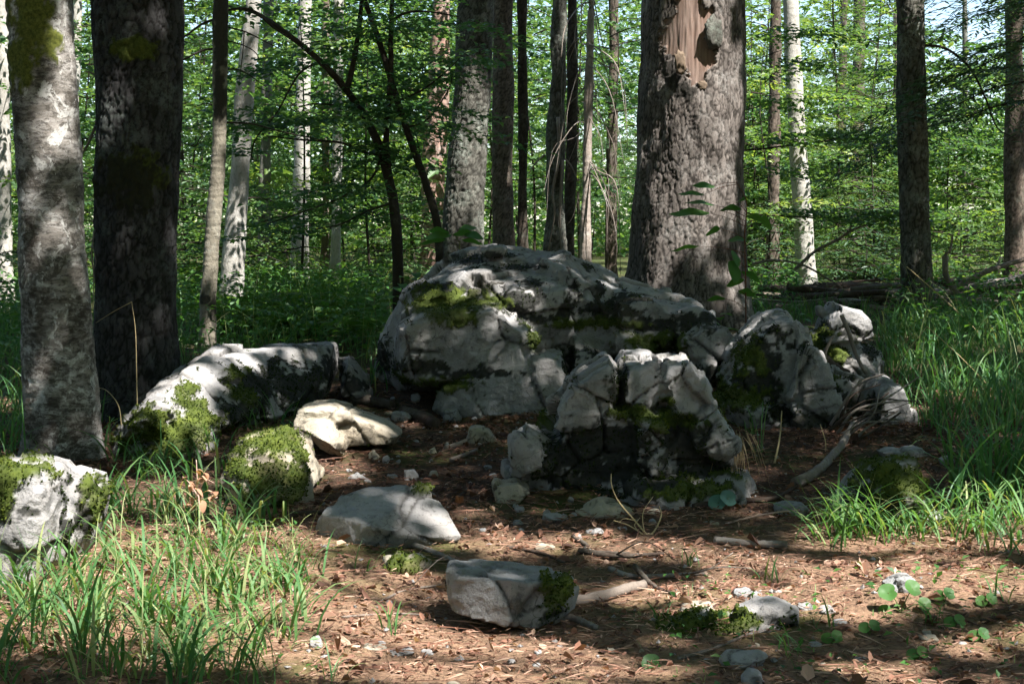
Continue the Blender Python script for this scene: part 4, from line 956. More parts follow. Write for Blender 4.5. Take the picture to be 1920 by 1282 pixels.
# around the forked beech and between the centre trunks
TRUNKS = [(118, 'mottled trunk'), (254, 'dark fir trunk'), (392, 'slim curved trunk'), (440, 'pale leaning trunk'), (497, 'dim grey trunk'), (565, 'pale straight trunk'), (632, 'narrow bright trunk'), (745, 'forked beech'), (812, 'reddish trunk'), (870, 'lichened trunk'), (943, 'half lit trunk'), (1040, 'gnarled trunk'), (1100, 'dead trunk'), (1290, 'thickest trunk'), (1450, 'dim brown trunk'), (1505, 'bright pale trunk'), (1610, 'far brown trunk'), (1715, 'dark right trunk'), (1905, 'right edge trunk')]
def whereabouts(px, d):
    tx, tn = min(TRUNKS, key=lambda q: abs(q[0] - px))
    far = 'close' if d < 17 else 'some way' if d < 21.5 else 'well' if d < 26 else 'far' if d < 31.5 else 'farthest'
    side = 'behind' if abs(px - tx) < 18 else 'behind and left of' if px < tx else 'behind and right of'
    return '%s %s the %s' % (far, side, tn)
NEAR = [(560, 15.5, 'f', .9), (700, 16.2, 'f', .9), (300, 15.5, 'f', .9), (60, 14.5, 'f', .9), (790, 19.5, 'c', 1.2), (520, 21.0, 'f', 1.2), (650, 21.5, 'a', .9), (370, 20.5, 'a', .9),
        (1000, 19.5, 'f', 1.1), (1140, 19.5, 'f', 1.1), (170, 18.5, 'a', .9), (910, 22.5, 'a', 1.0), (-60, 17, 'a', 1.0)]
for px, d, v, s in NEAR:
    plant_tree(px, d, v, s, rr.uniform(0, 6.3), 'layered green beech sapling ' + whereabouts(px, d), 'beech saplings in the left and middle background', 'beech_sapling')
RIGHT = [(1430, 16.5, 'f', .8), (1640, 18.5, 'f', .8), (1400, 20.5, 'a', .9), (1660, 23.5, 'a', 1.0), (1790, 20.5, 'c', .7), (1880, 24, 'c', 1.0), (1760, 27, 'c', 1.0), (1980, 20, 'a', .9)]
for px, d, v, s in RIGHT:
    plant_tree(px, d, v, s, rr.uniform(0, 6.3), 'bright green beech sapling ' + whereabouts(px, d), 'beech saplings in the right background', 'beech_sapling')
for d, step, lo, hi in ((25.0, 330, -80, 1250), (30.0, 210, -80, 1330), (36.0, 110, -60, 2000)):
    x = lo + rr.uniform(0, 60)
    while x < hi:
        v = rr.choice(['b', 'b', 's', 'a', 't' if x < 1300 else 's'])
        if not (1730 < x < 1880):
            kind = v in 'st'; dd = d + rr.uniform(-1.5, 1.5)
            side = 'left and middle' if x < 1350 else 'right'
            plant_tree(x, dd, v, rr.uniform(0.85, 1.2), rr.uniform(0, 6.3), ('conifer with drooping boughs ' if kind else 'tall leafy beech ') + whereabouts(x, dd),
                       ('conifers of the %s background' if kind else 'leafy trees of the %s background') % side, 'fir_tree' if kind else 'beech_tree')
        x += step * rr.uniform(0.75, 1.25)
plant_tree(1565, 21.0, 's', 0.8, 0.4, 'pale green sunlit spruce beside the bright pale trunk', None, 'spruce_tree')
plant_tree(1640, 25.0, 's', 0.9, 2.4, 'sunlit spruce between the bright pale trunk and the dark right trunk', None, 'spruce_tree')
plant_tree(1990, 12.2, 'u', 0.85, 2.0, 'dark fir with drooping branches at the upper right edge', None, 'fir_tree')
plant_tree(1380, 25.0, 's', 0.9, 1.4, 'spruce half hidden behind the thickest trunk', None, 'spruce_tree')
plant_tree(1090, 22.0, 't', 0.6, 2.2, 'small dark fir between the dead trunk and the gnarled trunk', None, 'fir_tree')
plant_tree(480, 25.0, 's', 0.7, 0.2, 'pale spruce glimpsed between the left background trunks', None, 'spruce_tree')
for k in range(80):
    if k < 54: px, d = rr.uniform(1380, 1980), rr.uniform(15.6, 31)
    elif k < 72: px, d = rr.uniform(300, 820), rr.uniform(14.0, 22)
    else: px, d = rr.uniform(-60, 330), rr.uniform(11.5, 17)
    plant_tree(px, d, rr.choice('eegc' if d > 19 else 'eeg'), rr.uniform(0.7, 1.25), rr.uniform(0, 6.3), 'knee-high leafy shrub ' + whereabouts(px, d),
               'shrubs of the right clearing' if k < 54 else 'shrubs of the left undergrowth', 'shrub', 'shrub')

# foliage carried by the forked beech: its own sprays along the arching stems
def sprays(root, anchors, leaf, seed, name='foliage', mat='beech_leaf', n_twig=12):
    rng = np.random.default_rng(seed); LP, LD, LN, LS, LT = [], [], [], [], []
    for (x, y, d, az, L) in anchors:
        p0 = pix(x, y, d)
        path = catmull(limb_path(p0, az, L, rng.uniform(-0.1, 0.15), rng.uniform(0.0, 0.3), rng), 24); tl_ = rng.normal(0, .1)
        for q, tt in enumerate(np.linspace(0.05, 1, n_twig)):
            p = path[int(tt * 23)]; tl = L * 0.38 * (1.1 - 0.7 * tt) + 0.08; a2 = az + (1 if q % 2 else -1) * rng.uniform(0.5, 1.1)
            m = max(3, int(tl / (leaf * 0.6))); s = np.linspace(0.1, 1, m); sg = np.where(np.arange(m) % 2, 1, -1); a3 = a2 + sg * rng.uniform(.5, 1.1, m)
            tz = rng.uniform(-.2, .15)
            LP.append(p + np.stack([np.cos(a2) * tl * s, np.sin(a2) * tl * s, tz * tl * s], 1) + rng.normal(0, .01, (m, 3)))
            LD.append(np.stack([np.cos(a3), np.sin(a3), rng.normal(-.2, .22, m)], 1)); LN.append(np.stack([rng.normal(0, .25, m), rng.normal(0, .25, m), np.ones(m)], 1))
            LS.append(leaf * rng.uniform(.65, 1.2, m)); LT.append(np.clip(.45 + tl_ + rng.normal(0, .16, m), 0, 1))
    P, D, N, S, Tn = map(np.concatenate, (LP, LD, LN, LS, LT)); V, F, A = leaf_mesh('f', P, D, N, S, .62, Tn)
    return link(name, mesh_np(name, rel(V, root), F, {'tint': A}, False), M[mat], root)
anch = []
for pts, r0, r1 in STEMS:
    if r0 > 0.034 and pts[0][1] > 600: pts = pts[4:]
    for q in pts:
        if q[1] < 430:
            for _ in range(2): anch.append((q[0] + rr.uniform(-40, 40), q[1] + rr.uniform(-30, 30), D0 + rr.uniform(-.5, .9), rr.uniform(0, 6.3), rr.uniform(.4, .95)))
sprays(fb, anch, 0.07, 31, 'crown')
# the long low beech bough crossing behind the right side of the thickest trunk
bough = thing('beech_sapling', 'beech with long flat boughs reaching right from behind the thickest trunk', 'tree', (float(pix(1335, 500, 13.2)[0]), 13.2, float(ground(1.9, 13.2))), None)
for pts, r in (([(1330, 640), (1335, 480), (1340, 300), (1338, 100), (1335, -60)], 0.03), ([(1340, 290), (1398, 282), (1440, 278), (1500, 270), (1560, 262), (1620, 240), (1665, 215)], 0.012), ([(1338, 395), (1398, 400), (1460, 405), (1560, 408), (1640, 400), (1685, 395)], 0.009), ([(1338, 140), (1398, 120), (1450, 100), (1480, 90)], 0.008)):
    P = [pix(q[0], q[1], 13.2) for q in pts]; V, Q, Tt = tube(P, [r, r * .7, r * .3], 6, None, .1); b = Bag(); b.add(V, Q, Tt, .3)
    link('trunk' if r > .02 else 'branch', b.mesh('b', bough), M['bark_thin'], bough)
anch = [(x, y + rr.uniform(-12, 12), 13.2 + rr.uniform(-.4, .5), rr.choice([0, 0, math.pi, 0.6, -0.6]) + rr.uniform(-.5, .5), rr.uniform(.3, .7)) for x0, x1, y, n in ((1410, 1670, 255, 14), (1420, 1690, 405, 16), (1400, 1480, 60, 5), (1400, 1490, 130, 6), (1400, 1480, 190, 5), (1410, 1460, 320, 4)) for x in np.linspace(x0, x1, n)]
sprays(bough, anch, 0.065, 32, 'crown')

# the mass of the wood behind everything
n = 115000
rng = np.random.default_rng(55)
y = rng.uniform(38, 62, n); x = rng.uniform(-1, 1, n) * (y * 0.42 + 3); z = rng.uniform(0, 1, n) ** 1.1 * 15
z[:22000] = rng.uniform(0, 3.2, 22000)
dn = fbm(np.stack([x, y, z], 1) * 0.33, 3, 6); dn[:22000] = np.maximum(dn[:22000], 0.0)
px, py = proj(np.stack([x, y, z], 1))
gap = np.exp(-(((px - 1795) / 130) ** 2 + ((py - 120) / 230) ** 2)) * 1.0 + np.exp(-(((px - 1430) / 40) ** 2 + ((py - 20) / 60) ** 2)) * 0.5
keep = dn - 0.9 * gap - np.clip((z - 7) / 14, 0, 1) > -0.22
P = np.stack([x, y, z + ground(x, y)], 1)[keep]; m = len(P)
V, F, A = leaf_mesh('w', P, np.stack([rng.normal(size=m), rng.normal(size=m), rng.normal(-.3, .4, m)], 1), np.stack([rng.normal(0, .5, m), rng.normal(0, .5, m), np.ones(m)], 1), rng.uniform(.16, .36, m), .7, np.clip(.5 + .35 * dn[keep] + rng.normal(0, .15, m), 0, 1))
# unseen leaf ring beside and behind the viewpoint, added to darken the fill light
n2 = 26000; th = rng.uniform(0, 2 * np.pi, n2); rd = rng.uniform(17, 27, n2)
Q = np.stack([np.sin(th) * rd, 4 + np.cos(th) * rd, rng.uniform(0, 1, n2) ** .9 * 13.5], 1)
Q = Q[(np.abs(Q[:, 0]) > np.maximum(Q[:, 1], -4) * 0.5 + 7.0) | (Q[:, 1] < -8)]; m2 = len(Q)
V2, F2, A2 = leaf_mesh('w', Q, rng.normal(size=(m2, 3)), rng.normal(size=(m2, 3)) + np.array([0, 0, .6]), rng.uniform(.5, .95, m2), .7, np.clip(rng.normal(.45, .2, m2), 0, 1))
F = np.concatenate([F, F2 + len(V)]); V = np.concatenate([V, V2]); A = np.concatenate([A, A2])
tag(link('far_woodland_and_shade_ring', mesh_np('far_woodland_and_shade_ring', V, F, {'tint': A}, False), M['beech_leaf']), 'distant green woodland closing the view behind the trunks, with an unseen leaf ring blocking sky light', None, None, 'stuff')

# ================================================================ UNSEEN TREES OVERHEAD, added to shade the path; crown gaps cut for sun patches
def shadow_pt(P):
    return P[..., :2] - SUN[:2] * ((P[..., 2:3] - 0.15) / SUN[2])
BEAMS = []
def beam_ground(x, y, rx, ry):
    a = on_ground(x, y - ry); b = on_ground(x, min(y + ry, 1500)); c = on_ground(x, y)
    g = shadow_pt(c); BEAMS.append((g[0], (shadow_pt(a)[1] + shadow_pt(b)[1]) / 2, rx * c[1] / FPX, max(0.08, abs(a[1] - b[1]) / 2)))
def beam_obj(x, y, d, r):
    g = shadow_pt(pix(x, y, d)); w = r * d / FPX; BEAMS.append((g[0], g[1], w, w))
for q in ((300, 1100, 210, 100), (120, 1060, 110, 60), (470, 1180, 160, 60), (640, 1110, 110, 40), (740, 1225, 240, 45), (1000, 1250, 200, 30), (930, 1020, 60, 20), (1080, 1020, 90, 16), (1240, 1030, 130, 16), (1180, 1110, 110, 14), (1400, 1060, 80, 10),
          (1640, 1012, 140, 16), (1850, 1000, 110, 26), (1560, 1120, 110, 22), (1760, 1085, 160, 30), (1880, 1200, 80, 18), (1380, 1130, 80, 14), (640, 880, 50, 14), (1720, 690, 34, 8), (1800, 740, 46, 9), (1870, 650, 44, 7), (1690, 770, 26, 7), (360, 930, 120, 24), (1640, 1270, 120, 14), (20, 760, 20, 12)):
    beam_ground(*q)
for q in ((270, 760, 7.2, 40), (310, 800, 7.1, 55), (360, 720, 7.5, 45), (420, 675, 7.9, 36), (470, 668, 8.2, 24), (300, 850, 7.0, 50), (510, 845, 6.3, 60), (570, 870, 6.3, 30), (600, 775, 7.1, 50), (690, 800, 7.1, 40), (620, 820, 6.9, 30),
          (800, 935, 5.3, 26), (835, 985, 5.25, 22), (60, 950, 4.95, 70), (30, 1030, 4.95, 70), (130, 980, 5.1, 40), (955, 595, 8.3, 34), (985, 640, 8.4, 14), (925, 525, 8.5, 24), (880, 500, 8.6, 14),
          (1265, 690, 6.5, 34), (1190, 690, 6.5, 24), (1300, 720, 6.5, 20), (1570, 660, 8.7, 20), (1510, 650, 8.8, 14), (1665, 735, 7.55, 14), (1690, 790, 7.6, 12),
          (1345, -20, 10.6, 42), (1340, 60, 10.6, 46), (1340, 140, 10.6, 52), (1335, 220, 10.6, 58), (1325, 300, 10.6, 52), (1315, 370, 10.6, 42), (1290, 60, 10.6, 36), (1250, 480, 10.6, 12), (1370, 540, 10.6, 18), (1240, 500, 10.6, 10),
          (414, 270, 10.3, 14), (408, 350, 10.3, 18), (400, 430, 10.3, 20), (393, 500, 10.3, 18), (390, 620, 10.3, 14), (100, 130, 6.65, 26), (110, 270, 6.65, 22), (120, 380, 6.65, 18), (100, 690, 6.65, 14), (90, 210, 6.65, 20), (130, 60, 6.65, 20)):
    beam_obj(*q)
BEAMS_A = np.array(BEAMS); BEAMS.clear()
for q in ((960, 1120, 135, 40), (1340, 1200, 170, 14), (1640, 930, 90, 30), (1200, 960, 200, 20)): beam_ground(*q)      # spots that stay in full shade
SHADE_A = np.array(BEAMS)
def shaded(g, v):
    for bx, by, rx, ry in SHADE_A: v = np.minimum(v, np.hypot((g[:, 0] - bx) / rx, (g[:, 1] - by) / ry) - 1)
    return v
n = 60000
rng = np.random.default_rng(91)
g = np.stack([rng.uniform(-6.0, 5.5, n), rng.uniform(1.0, 13.5, n)], 1)
val = np.full(n, -9.0)
for bx, by, rx, ry in BEAMS_A:
    val = np.maximum(val, 1 - np.hypot((g[:, 0] - bx) / (rx * 1.28 + 0.05), (g[:, 1] - by) / (ry * 1.28 + 0.05)))
val = shaded(g, val)
ns = fbm(np.c_[g * 2.2, np.zeros(n)], 3, 4)
lit = (val + 0.3 * ns > -0.08) | ((fbm(np.c_[g * 1.5, np.zeros(n)], 3, 14) > 0.62) & (g[:, 1] > 9))
g = g[~lit]; n = len(g)
zc = rng.uniform(6.5, 9.5, n)
P = np.c_[g, np.full(n, 0.15)] + SUN[None] * ((zc - 0.15) / SUN[2])[:, None]
cen = np.array([(6.5, -3.5), (2.5, -4.5), (-1.5, -3.0), (6.8, 1.5), (7.4, 6.2), (2.6, 1.4), (3.2, 6.6), (-2.4, 1.6), (-1.8, 6.6)])
roots = [(7.2, -4.0), (3.0, -5.5), (-2.2, -4.2), (7.6, 1.2), (8.2, 6.0), (4.6, 0.4), (6.4, 7.6), (-4.6, 0.2), (-5.6, 6.4)]
own = np.argmin(((P[:, None, :2] - cen[None]) ** 2).sum(2), 1)
for k in range(len(cen)):
    sel = np.where(own == k)[0]
    if len(sel) < 50: continue
    x, y = roots[k]; z = float(ground(x, y)); m = len(sel)
    root = thing('beech_tree', 'unseen tall beech added to shade the path, crown gaps cut for sun patches', 'tree', (x, y, z), 'unseen beeches added for shade')
    V, F, A = leaf_mesh('c', P[sel], np.stack([rng.normal(size=m), rng.normal(size=m), rng.normal(-.1, .3, m)], 1), np.array([SUN]) + rng.normal(0, .45, (m, 3)), rng.uniform(.11, .2, m), .75, np.clip(rng.normal(.5, .2, m), 0, 1))
    link('crown', mesh_np('crown', rel(V, root), F, {'tint': A}, False), M['beech_leaf'], root)
    b = Bag(); c = np.append(cen[k], 8.0)
    b.add(*tube([(x, y, z - .2), (x, y, 3), ((x * 2 + c[0]) / 3, (y * 2 + c[1]) / 3, 6), c], [.13, .11, .06, .03], 9, 16, .1), .3)
    for a in range(7):
        e = P[sel[rng.integers(m)]]; b.add(*tube([((x * 2 + c[0]) / 3, (y * 2 + c[1]) / 3, 5.5 + .3 * a), (c + e) / 2, e], [.03, .02, .008], 5, 8), .3)
    link('trunk', b.mesh('trunk', root), M['bark_pale'], root)

# the crowns of the tall trees in the picture, high above its upper edge; leaves are left out where sun flecks should fall
def beam_free(P):
    g = shadow_pt(P); v = np.full(len(P), -9.0)
    for bx, by, rx, ry in BEAMS_A: v = np.maximum(v, 1 - np.hypot((g[:, 0] - bx) / (rx * 1.28 + 0.12), (g[:, 1] - by) / (ry * 1.28 + 0.12)))
    v = shaded(g, v)
    return (v < 0) & ((g[:, 1] < 12.5) | (fbm(np.c_[g * .5, np.zeros(len(g))], 2, 8) > 0.32))
for k, (root, kind, z, sc) in enumerate(HIGH):
    m = int(2600 * sc); c0 = np.array([root['xt'], root.location[1], z + 2.2])
    u = rng.normal(size=(m, 3)); u /= np.linalg.norm(u, axis=1)[:, None]; u *= rng.uniform(.35, 1, m)[:, None] ** .6
    P = c0 + u * np.array([3.4, 3.4, 2.4]) * sc * (1 + .25 * perlin(u * 2, k))[:, None]
    P = P[beam_free(P)]; m = len(P)
    if m < 20: continue
    V, F, A = leaf_mesh('c', P, np.stack([rng.normal(size=m), rng.normal(size=m), rng.normal(-.2, .3, m)], 1), np.stack([rng.normal(0, .4, m), rng.normal(0, .4, m), np.ones(m)], 1), rng.uniform(.2, .42, m), .6 if kind == 'beech' else .35, np.clip(rng.normal(.4, .2, m), 0, 1))
    cw = link('crown', mesh_np('crown', rel(V, root), F, {'tint': A}, False), M['beech_leaf' if kind == 'beech' else 'spruce_needle'], root)
    b = Bag()
    for a in range(8):
        e = P[rng.integers(m)]; b.add(*tube([(c0[0], c0[1], e[2] - .8), (e + c0 + np.array([0, 0, -.3])) / 2, e], [.04, .025, .008], 5, 7), .3)
    link('limb', b.mesh('limb', root), M['bark_thin'], cw)
for k, (x, y) in enumerate([(-6.0, -1.0), (-7.0, 3.2), (-7.5, 9.0), (7.5, 11.5), (-3.0, -3.0)]):  # unseen firs added overhead to cut the sky light
    z = float(ground(x, y)); root = thing('fir_tree', 'unseen tall fir added to block sky light above the scene', 'tree', (x, y, z), 'unseen firs added to block sky light')
    m = 5000; c0 = np.array([x * .75, y, 10.0]); u = rng.normal(size=(m, 3)); u /= np.linalg.norm(u, axis=1)[:, None]; u *= rng.uniform(.2, 1, m)[:, None] ** .6
    P = c0 + u * np.array([4.2, 4.2, 2.6]); P = P[beam_free(P)]; m = len(P)
    V, F, A = leaf_mesh('c', P, np.stack([rng.normal(size=m), rng.normal(size=m), rng.normal(-.2, .3, m)], 1), np.stack([rng.normal(0, .4, m), rng.normal(0, .4, m), np.ones(m)], 1), rng.uniform(.22, .45, m), .45, np.clip(rng.normal(.4, .2, m), 0, 1))
    link('crown', mesh_np('crown', rel(V, root), F, {'tint': A}, False), M['spruce_needle'], root)
    b = Bag(); b.add(*tube([(x, y, z - .2), (x, y, 4), (x * .9, y, 8), c0 + np.array([0, 0, 2.0])], [.2, .17, .1, .03], 9, 12), .3); link('trunk', b.mesh('trunk', root), M['bark_fir'], root)

# ================================================================ FALLEN WOOD
def stick(label, pts, r_px, mat='dead_wood', name='fallen_branch', group=None, lift=0.4, d=None, end=None, rough=0.22, ns=8, taper=0.6, twigs=0, seed=0):
    """pts: photo pixels of a piece of wood lying on the ground; an optional third number lifts the point (metres)"""
    P = []
    for q in pts:
        if d is None:
            g0 = on_ground(q[0], q[1]); h = rock_hit(g0[0], g0[1], 2.0)
            g0[2] += r_px * g0[1] / FPX * lift * 2 + (q[2] if len(q) > 2 else 0.0)
        else: g0 = pix(q[0], q[1], d + (q[2] if len(q) > 2 else 0.0))
        P.append(g0)
    P = np.array(P); r = r_px * P[:, 1].mean() / FPX
    r *= 0.85
    root = thing(name, label, 'branch', P[0], group)
    V, Q, Tt = tube(P, [r, r * (1 + taper) / 2, r * taper], ns, 6 * len(P) + 4, rough, len(label))
    b = Bag(); b.add(V, Q, Tt, .4); wd = link('wood', b.mesh('wood', root), M[mat], root)
    rg = random.Random(seed + len(label))
    for k in range(twigs):
        t = rg.uniform(.2, .9); c = catmull(P, 50)[int(t * 49)]; a = rg.uniform(-1, 1); L = rg.uniform(.08, .25)
        V, Q, Tt = tube([c, c + np.array([L * .5 * math.cos(a), L * .4 * math.sin(a * 2), L * rg.uniform(.1, .5)]), c + np.array([L * math.cos(a), L * .8 * math.sin(a * 2), L * rg.uniform(.0, .6)])], [r * .3, r * .2, r * .1], 5, 8, .1)
        bb = Bag(); bb.add(V, Q, Tt, .4); link('twig', bb.mesh('twig', root), M[mat], wd)
    if end:
        c = P[0]; dv = P[0] - P[1]; dv /= np.linalg.norm(dv); V, Q, Tt = tube([c - dv * .01, c + dv * .004], [r * .93, r * .9], 10, 3)
        bb = Bag(); bb.add(V, Q, Tt, .5); o = link('cut_end', bb.mesh('cut_end', root), M['cut_end'], wd); o['label'] = 'orange sawn end'
    return root
stick('thick bent branch running down to the right of the crag', [(1492, 916), (1530, 895), (1572, 852), (1588, 826), (1604, 806, .03)], 12, taper=.55)
stick('dark branch lying along the shade under the craggy boulder', [(1300, 955), (1370, 945), (1450, 940), (1495, 915)], 7, 'dark_wood')
stick('short barkless log in front of the right grass clump', [(1340, 1020), (1400, 1026), (1476, 1028)], 9, taper=.9)
stick('pale crooked branch lying in the sun right of the blocky stone', [(1143, 1072), (1185, 1088), (1250, 1086), (1325, 1080)], 7, twigs=2)
stick('dark branch in the striped shade behind the pale crooked branch', [(1085, 1040), (1150, 1048), (1245, 1046)], 7, 'dark_wood', twigs=1)
stick('lichen covered branch at the mossy end of the blocky stone', [(1065, 1142), (1130, 1128), (1208, 1106)], 14, 'dead_wood', rough=.35, taper=.85)
stick('sawn stick with an orange end below the blocky stone', [(1034, 1172), (1070, 1168), (1120, 1186)], 11, 'dead_wood', end=True, rough=.3)
stick('peeled stick poking out under the pale peaked stone', [(762, 1022), (805, 1038), (850, 1056)], 7, taper=.9)
stick('short split stick on the path left of the crag', [(835, 846), (862, 838), (884, 828)], 6, taper=.9)
stick('pale split stick below the short split stick', [(846, 868), (870, 858), (893, 850)], 5.5, taper=.9)
stick('dark rotten log piece behind the beige stone', [(755, 783), (790, 792), (818, 806)], 14, 'dark_wood', taper=.9, rough=.3)
stick('dark log touching the end of the long boulder', [(660, 757), (700, 764), (738, 772)], 14, 'dark_wood', taper=.8, rough=.3)
stick('brown forked stick crossing the pale crooked branch', [(1190, 1085, .03), (1225, 1105), (1268, 1122)], 7, 'dark_wood')
stick('thin pale stick at the bottom beside the pyramid stone', [(1272, 1240), (1330, 1222), (1402, 1196)], 5)
stick('brown stick running out at the right edge of the litter', [(1840, 1170), (1880, 1164), (1935, 1146)], 6, 'dark_wood')
stick('dark stick under the mossy stone', [(540, 972), (590, 968), (642, 962)], 8, 'dark_wood')
stick('thin twig left of the blocky stone', [(720, 1130), (760, 1110), (840, 1100)], 3.5, twigs=1)
stick('thin straight twig on the sunny litter below the blocky stone', [(640, 1160), (740, 1154), (830, 1158)], 3)
stick('brown stick behind the blocky stone', [(950, 1030), (1010, 1040), (1060, 1062)], 5, 'dark_wood')
stick('short stick standing out of the dark path', [(850, 945), (868, 930), (880, 915)], 5, 'dark_wood')
stick('curved root crossing the dark path', [(1075, 1012), (1100, 1028), (1100, 1040), (1180, 1045)], 6, 'dark_wood')
stick('stick lying at the foot of the beige stone', [(660, 838), (690, 848), (700, 870)], 4, 'dark_wood')
stick('bleached stick leaning on the flat-topped boulder', [(1578, 590), (1592, 625), (1605, 665), (1624, 700)], 5, d=8.35, taper=.8)
stick('forked grey stick stub in front of the sunlit mossy face', [(1546, 695), (1548, 660), (1562, 630)], 4, d=8.3, taper=.8)
stick('brown broken wood lying below the leaning stick', [(1548, 672), (1570, 690), (1592, 700)], 8, 'dark_wood', d=8.3, taper=.8)
stick('second broken piece of wood below the leaning stick', [(1555, 705), (1585, 700), (1610, 712)], 5, 'dead_wood', d=8.2, taper=.8)
rg = random.Random(8)
for k in range(16):
    x0, y0 = rg.uniform(1555, 1600), rg.uniform(790, 850); x1, y1 = rg.uniform(1640, 1725), rg.uniform(700, 800)
    stick('thin dark twig of the tangle between the pointed boulder and the upright stone', [(x0, y0), ((x0 + x1) / 2 + rg.uniform(-25, 15), (y0 + y1) / 2 - rg.uniform(-10, 30), -.1), (x1, y1, rg.uniform(-.2, .1))], rg.uniform(1.4, 4.0), rg.choice(['dark_wood', 'dark_wood', 'dead_wood']), 'twig', 'tangled twigs right of the pointed boulder', d=7.3 + rg.uniform(-.2, .2), ns=6)
# brush pile on the right
for k in range(84):
    side = k % 3; x0 = rg.uniform(1400, 1560) if side == 0 else rg.uniform(1540, 1700) if side == 1 else rg.uniform(1720, 1880); L = rg.uniform(120, 330)
    y0 = rg.uniform(536, 580); y1 = y0 + rg.uniform(-22, 22)
    if side == 2: y1 -= rg.uniform(0, 25)
    dd = rg.uniform(13.6, 15.2)
    stick('%s branch of the brush pile %s the dark right trunk' % (('thick' if k % 2 else 'thin') + ' weathered', 'left of' if side < 1 else 'behind' if side == 1 else 'right of'), [(x0, y0), (x0 + L * .5, (y0 + y1) / 2 + rg.uniform(-8, 8), rg.uniform(-.2, .2)), (x0 + L, y1, rg.uniform(-.4, .4))], (rg.uniform(6, 11) if k % 2 else rg.uniform(2.5, 5)), rg.choice(['dead_wood', 'dark_wood', 'dark_wood', 'bark_brown']), 'brush_branch', 'branches of the brush pile', d=dd, ns=7, twigs=1 if k % 3 == 0 else 0, seed=k)
stick('long dead branch slanting up out of the brush pile to the right edge', [(1760, 560), (1810, 530), (1860, 505), (1935, 482)], 8, d=13.4, ns=8, twigs=2)
stick('grey dead branch slanting down from the brush pile into the grass', [(1772, 480), (1775, 520), (1800, 555), (1850, 590), (1915, 618)], 7, d=13.0, twigs=2)
stick('forked dead top rising above the brush pile', [(1772, 500), (1772, 480), (1782, 468), (1786, 440)], 4, d=13.0)
stick('thin bare branch arching in front of the bright pale trunk', [(1490, 505), (1530, 470), (1570, 450), (1600, 430), (1630, 420)], 3.6, d=13.6, twigs=2)
stick('low bare branch curving right of the thickest trunk', [(1410, 495), (1450, 488), (1500, 495), (1540, 515), (1580, 540)], 3, d=13.5, twigs=1)

# ================================================================ GRASS
def in_poly(px, py, poly):
    c = np.zeros(px.shape, bool); k = len(poly)
    for a in range(k):
        x1, y1 = poly[a]; x2, y2 = poly[(a + 1) % k]
        c ^= ((y1 > py) != (y2 > py)) & (px < (x2 - x1) * (py - y1) / (y2 - y1 + 1e-9) + x1)
    return c
def scatter(poly, per_m2, seed, avoid=True, yr=(2.6, 22.0)):
    rng = np.random.default_rng(seed)
    xs = [q[0] for q in poly]; lo, hi = min(q[1] for q in poly), max(q[1] for q in poly)
    y0 = on_ground(960, hi)[1] - .6; y1 = min(yr[1], on_ground(960, lo)[1] + 1.5)
    x0 = (min(xs) - 960) / FPX * y1 - .3; x0b = (min(xs) - 960) / FPX * y0 - .3; x1 = (max(xs) - 960) / FPX * y1 + .3; x1b = (max(xs) - 960) / FPX * y0 + .3
    X0, X1 = min(x0, x0b), max(x1, x1b); n = int((X1 - X0) * (y1 - y0) * per_m2)
    x = rng.uniform(X0, X1, n); y = rng.uniform(y0, y1, n); z = ground(x, y, True)
    px, py = proj(np.stack([x, y, z], 1)); k = in_poly(px, py, poly)
    P = np.stack([x, y, z], 1)[k]
    if avoid and len(P):
        ok = []
        for p in P:
            h = rock_hit(p[0], p[1]); ok.append(h is None or h < p[2] + 0.01)
        P = P[np.array(ok)]
    return P
def blades(bag, P, L, W, seed, lean=0.55, dry=0.06, az=None, tuft=None, tint=0.4, nseg=6):
    rng = np.random.default_rng(seed); n = len(P)
    if n == 0: return
    L = L * rng.uniform(.55, 1.25, n); W = W * rng.uniform(.6, 1.3, n)
    a = rng.uniform(0, 2 * np.pi, n) if az is None else az + rng.normal(0, .6, n)
    le = np.clip(rng.normal(lean, .25, n), .05, 1.5); bend = np.clip(rng.normal(1.75, .65, n), .2, 3.2)
    t = np.linspace(0, 1, nseg + 1)
    ang = le[:, None] * .45 + bend[:, None] * t[None] ** 1.3
    dr = np.stack([np.cos(a), np.sin(a)], 1); tw_ = rng.normal(0, .5, n)
    step = L[:, None] / nseg
    h = np.concatenate([np.zeros((n, 1)), np.cumsum(np.sin(ang[:, :-1]) * step, 1)], 1); v = np.concatenate([np.zeros((n, 1)), np.cumsum(np.cos(ang[:, :-1]) * step, 1)], 1)
    C = P[:, None, :] + np.concatenate([h[..., None] * dr[:, None, :], v[..., None] - .01], 2)
    sa = a + np.pi / 2 + tw_; sd = np.stack([np.cos(sa), np.sin(sa), np.zeros(n)], 1)
    w = W[:, None] * (1 - t[None] ** 2.2) * np.minimum(1, .5 + 2 * t[None]) * .5
    Lf = C + sd[:, None, :] * w[..., None]; Rt = C - sd[:, None, :] * w[..., None]
    V = np.stack([Lf, Rt], 2).reshape(-1, 3); m = (nseg + 1) * 2
    k = (np.arange(n)[:, None] * m + np.arange(nseg)[None] * 2).reshape(-1)
    Q = np.stack([k, k + 1, k + 3, k + 2], 1)
    tn = np.clip(rng.normal(tint, .15, n) + (rng.random(n) < dry) * .6, 0, 1)
    bag.add(V, Q, None, np.repeat(tn, m))
def tufts(P, per, spread, seed):
    rng = np.random.default_rng(seed); k = rng.integers(max(2, per // 2), per + 4, len(P))
    Q = np.repeat(P, k, 0); Q = Q + np.c_[rng.normal(0, spread, (len(Q), 2)), np.zeros(len(Q))]; Q[:, 2] = ground(Q[:, 0], Q[:, 1]); return Q
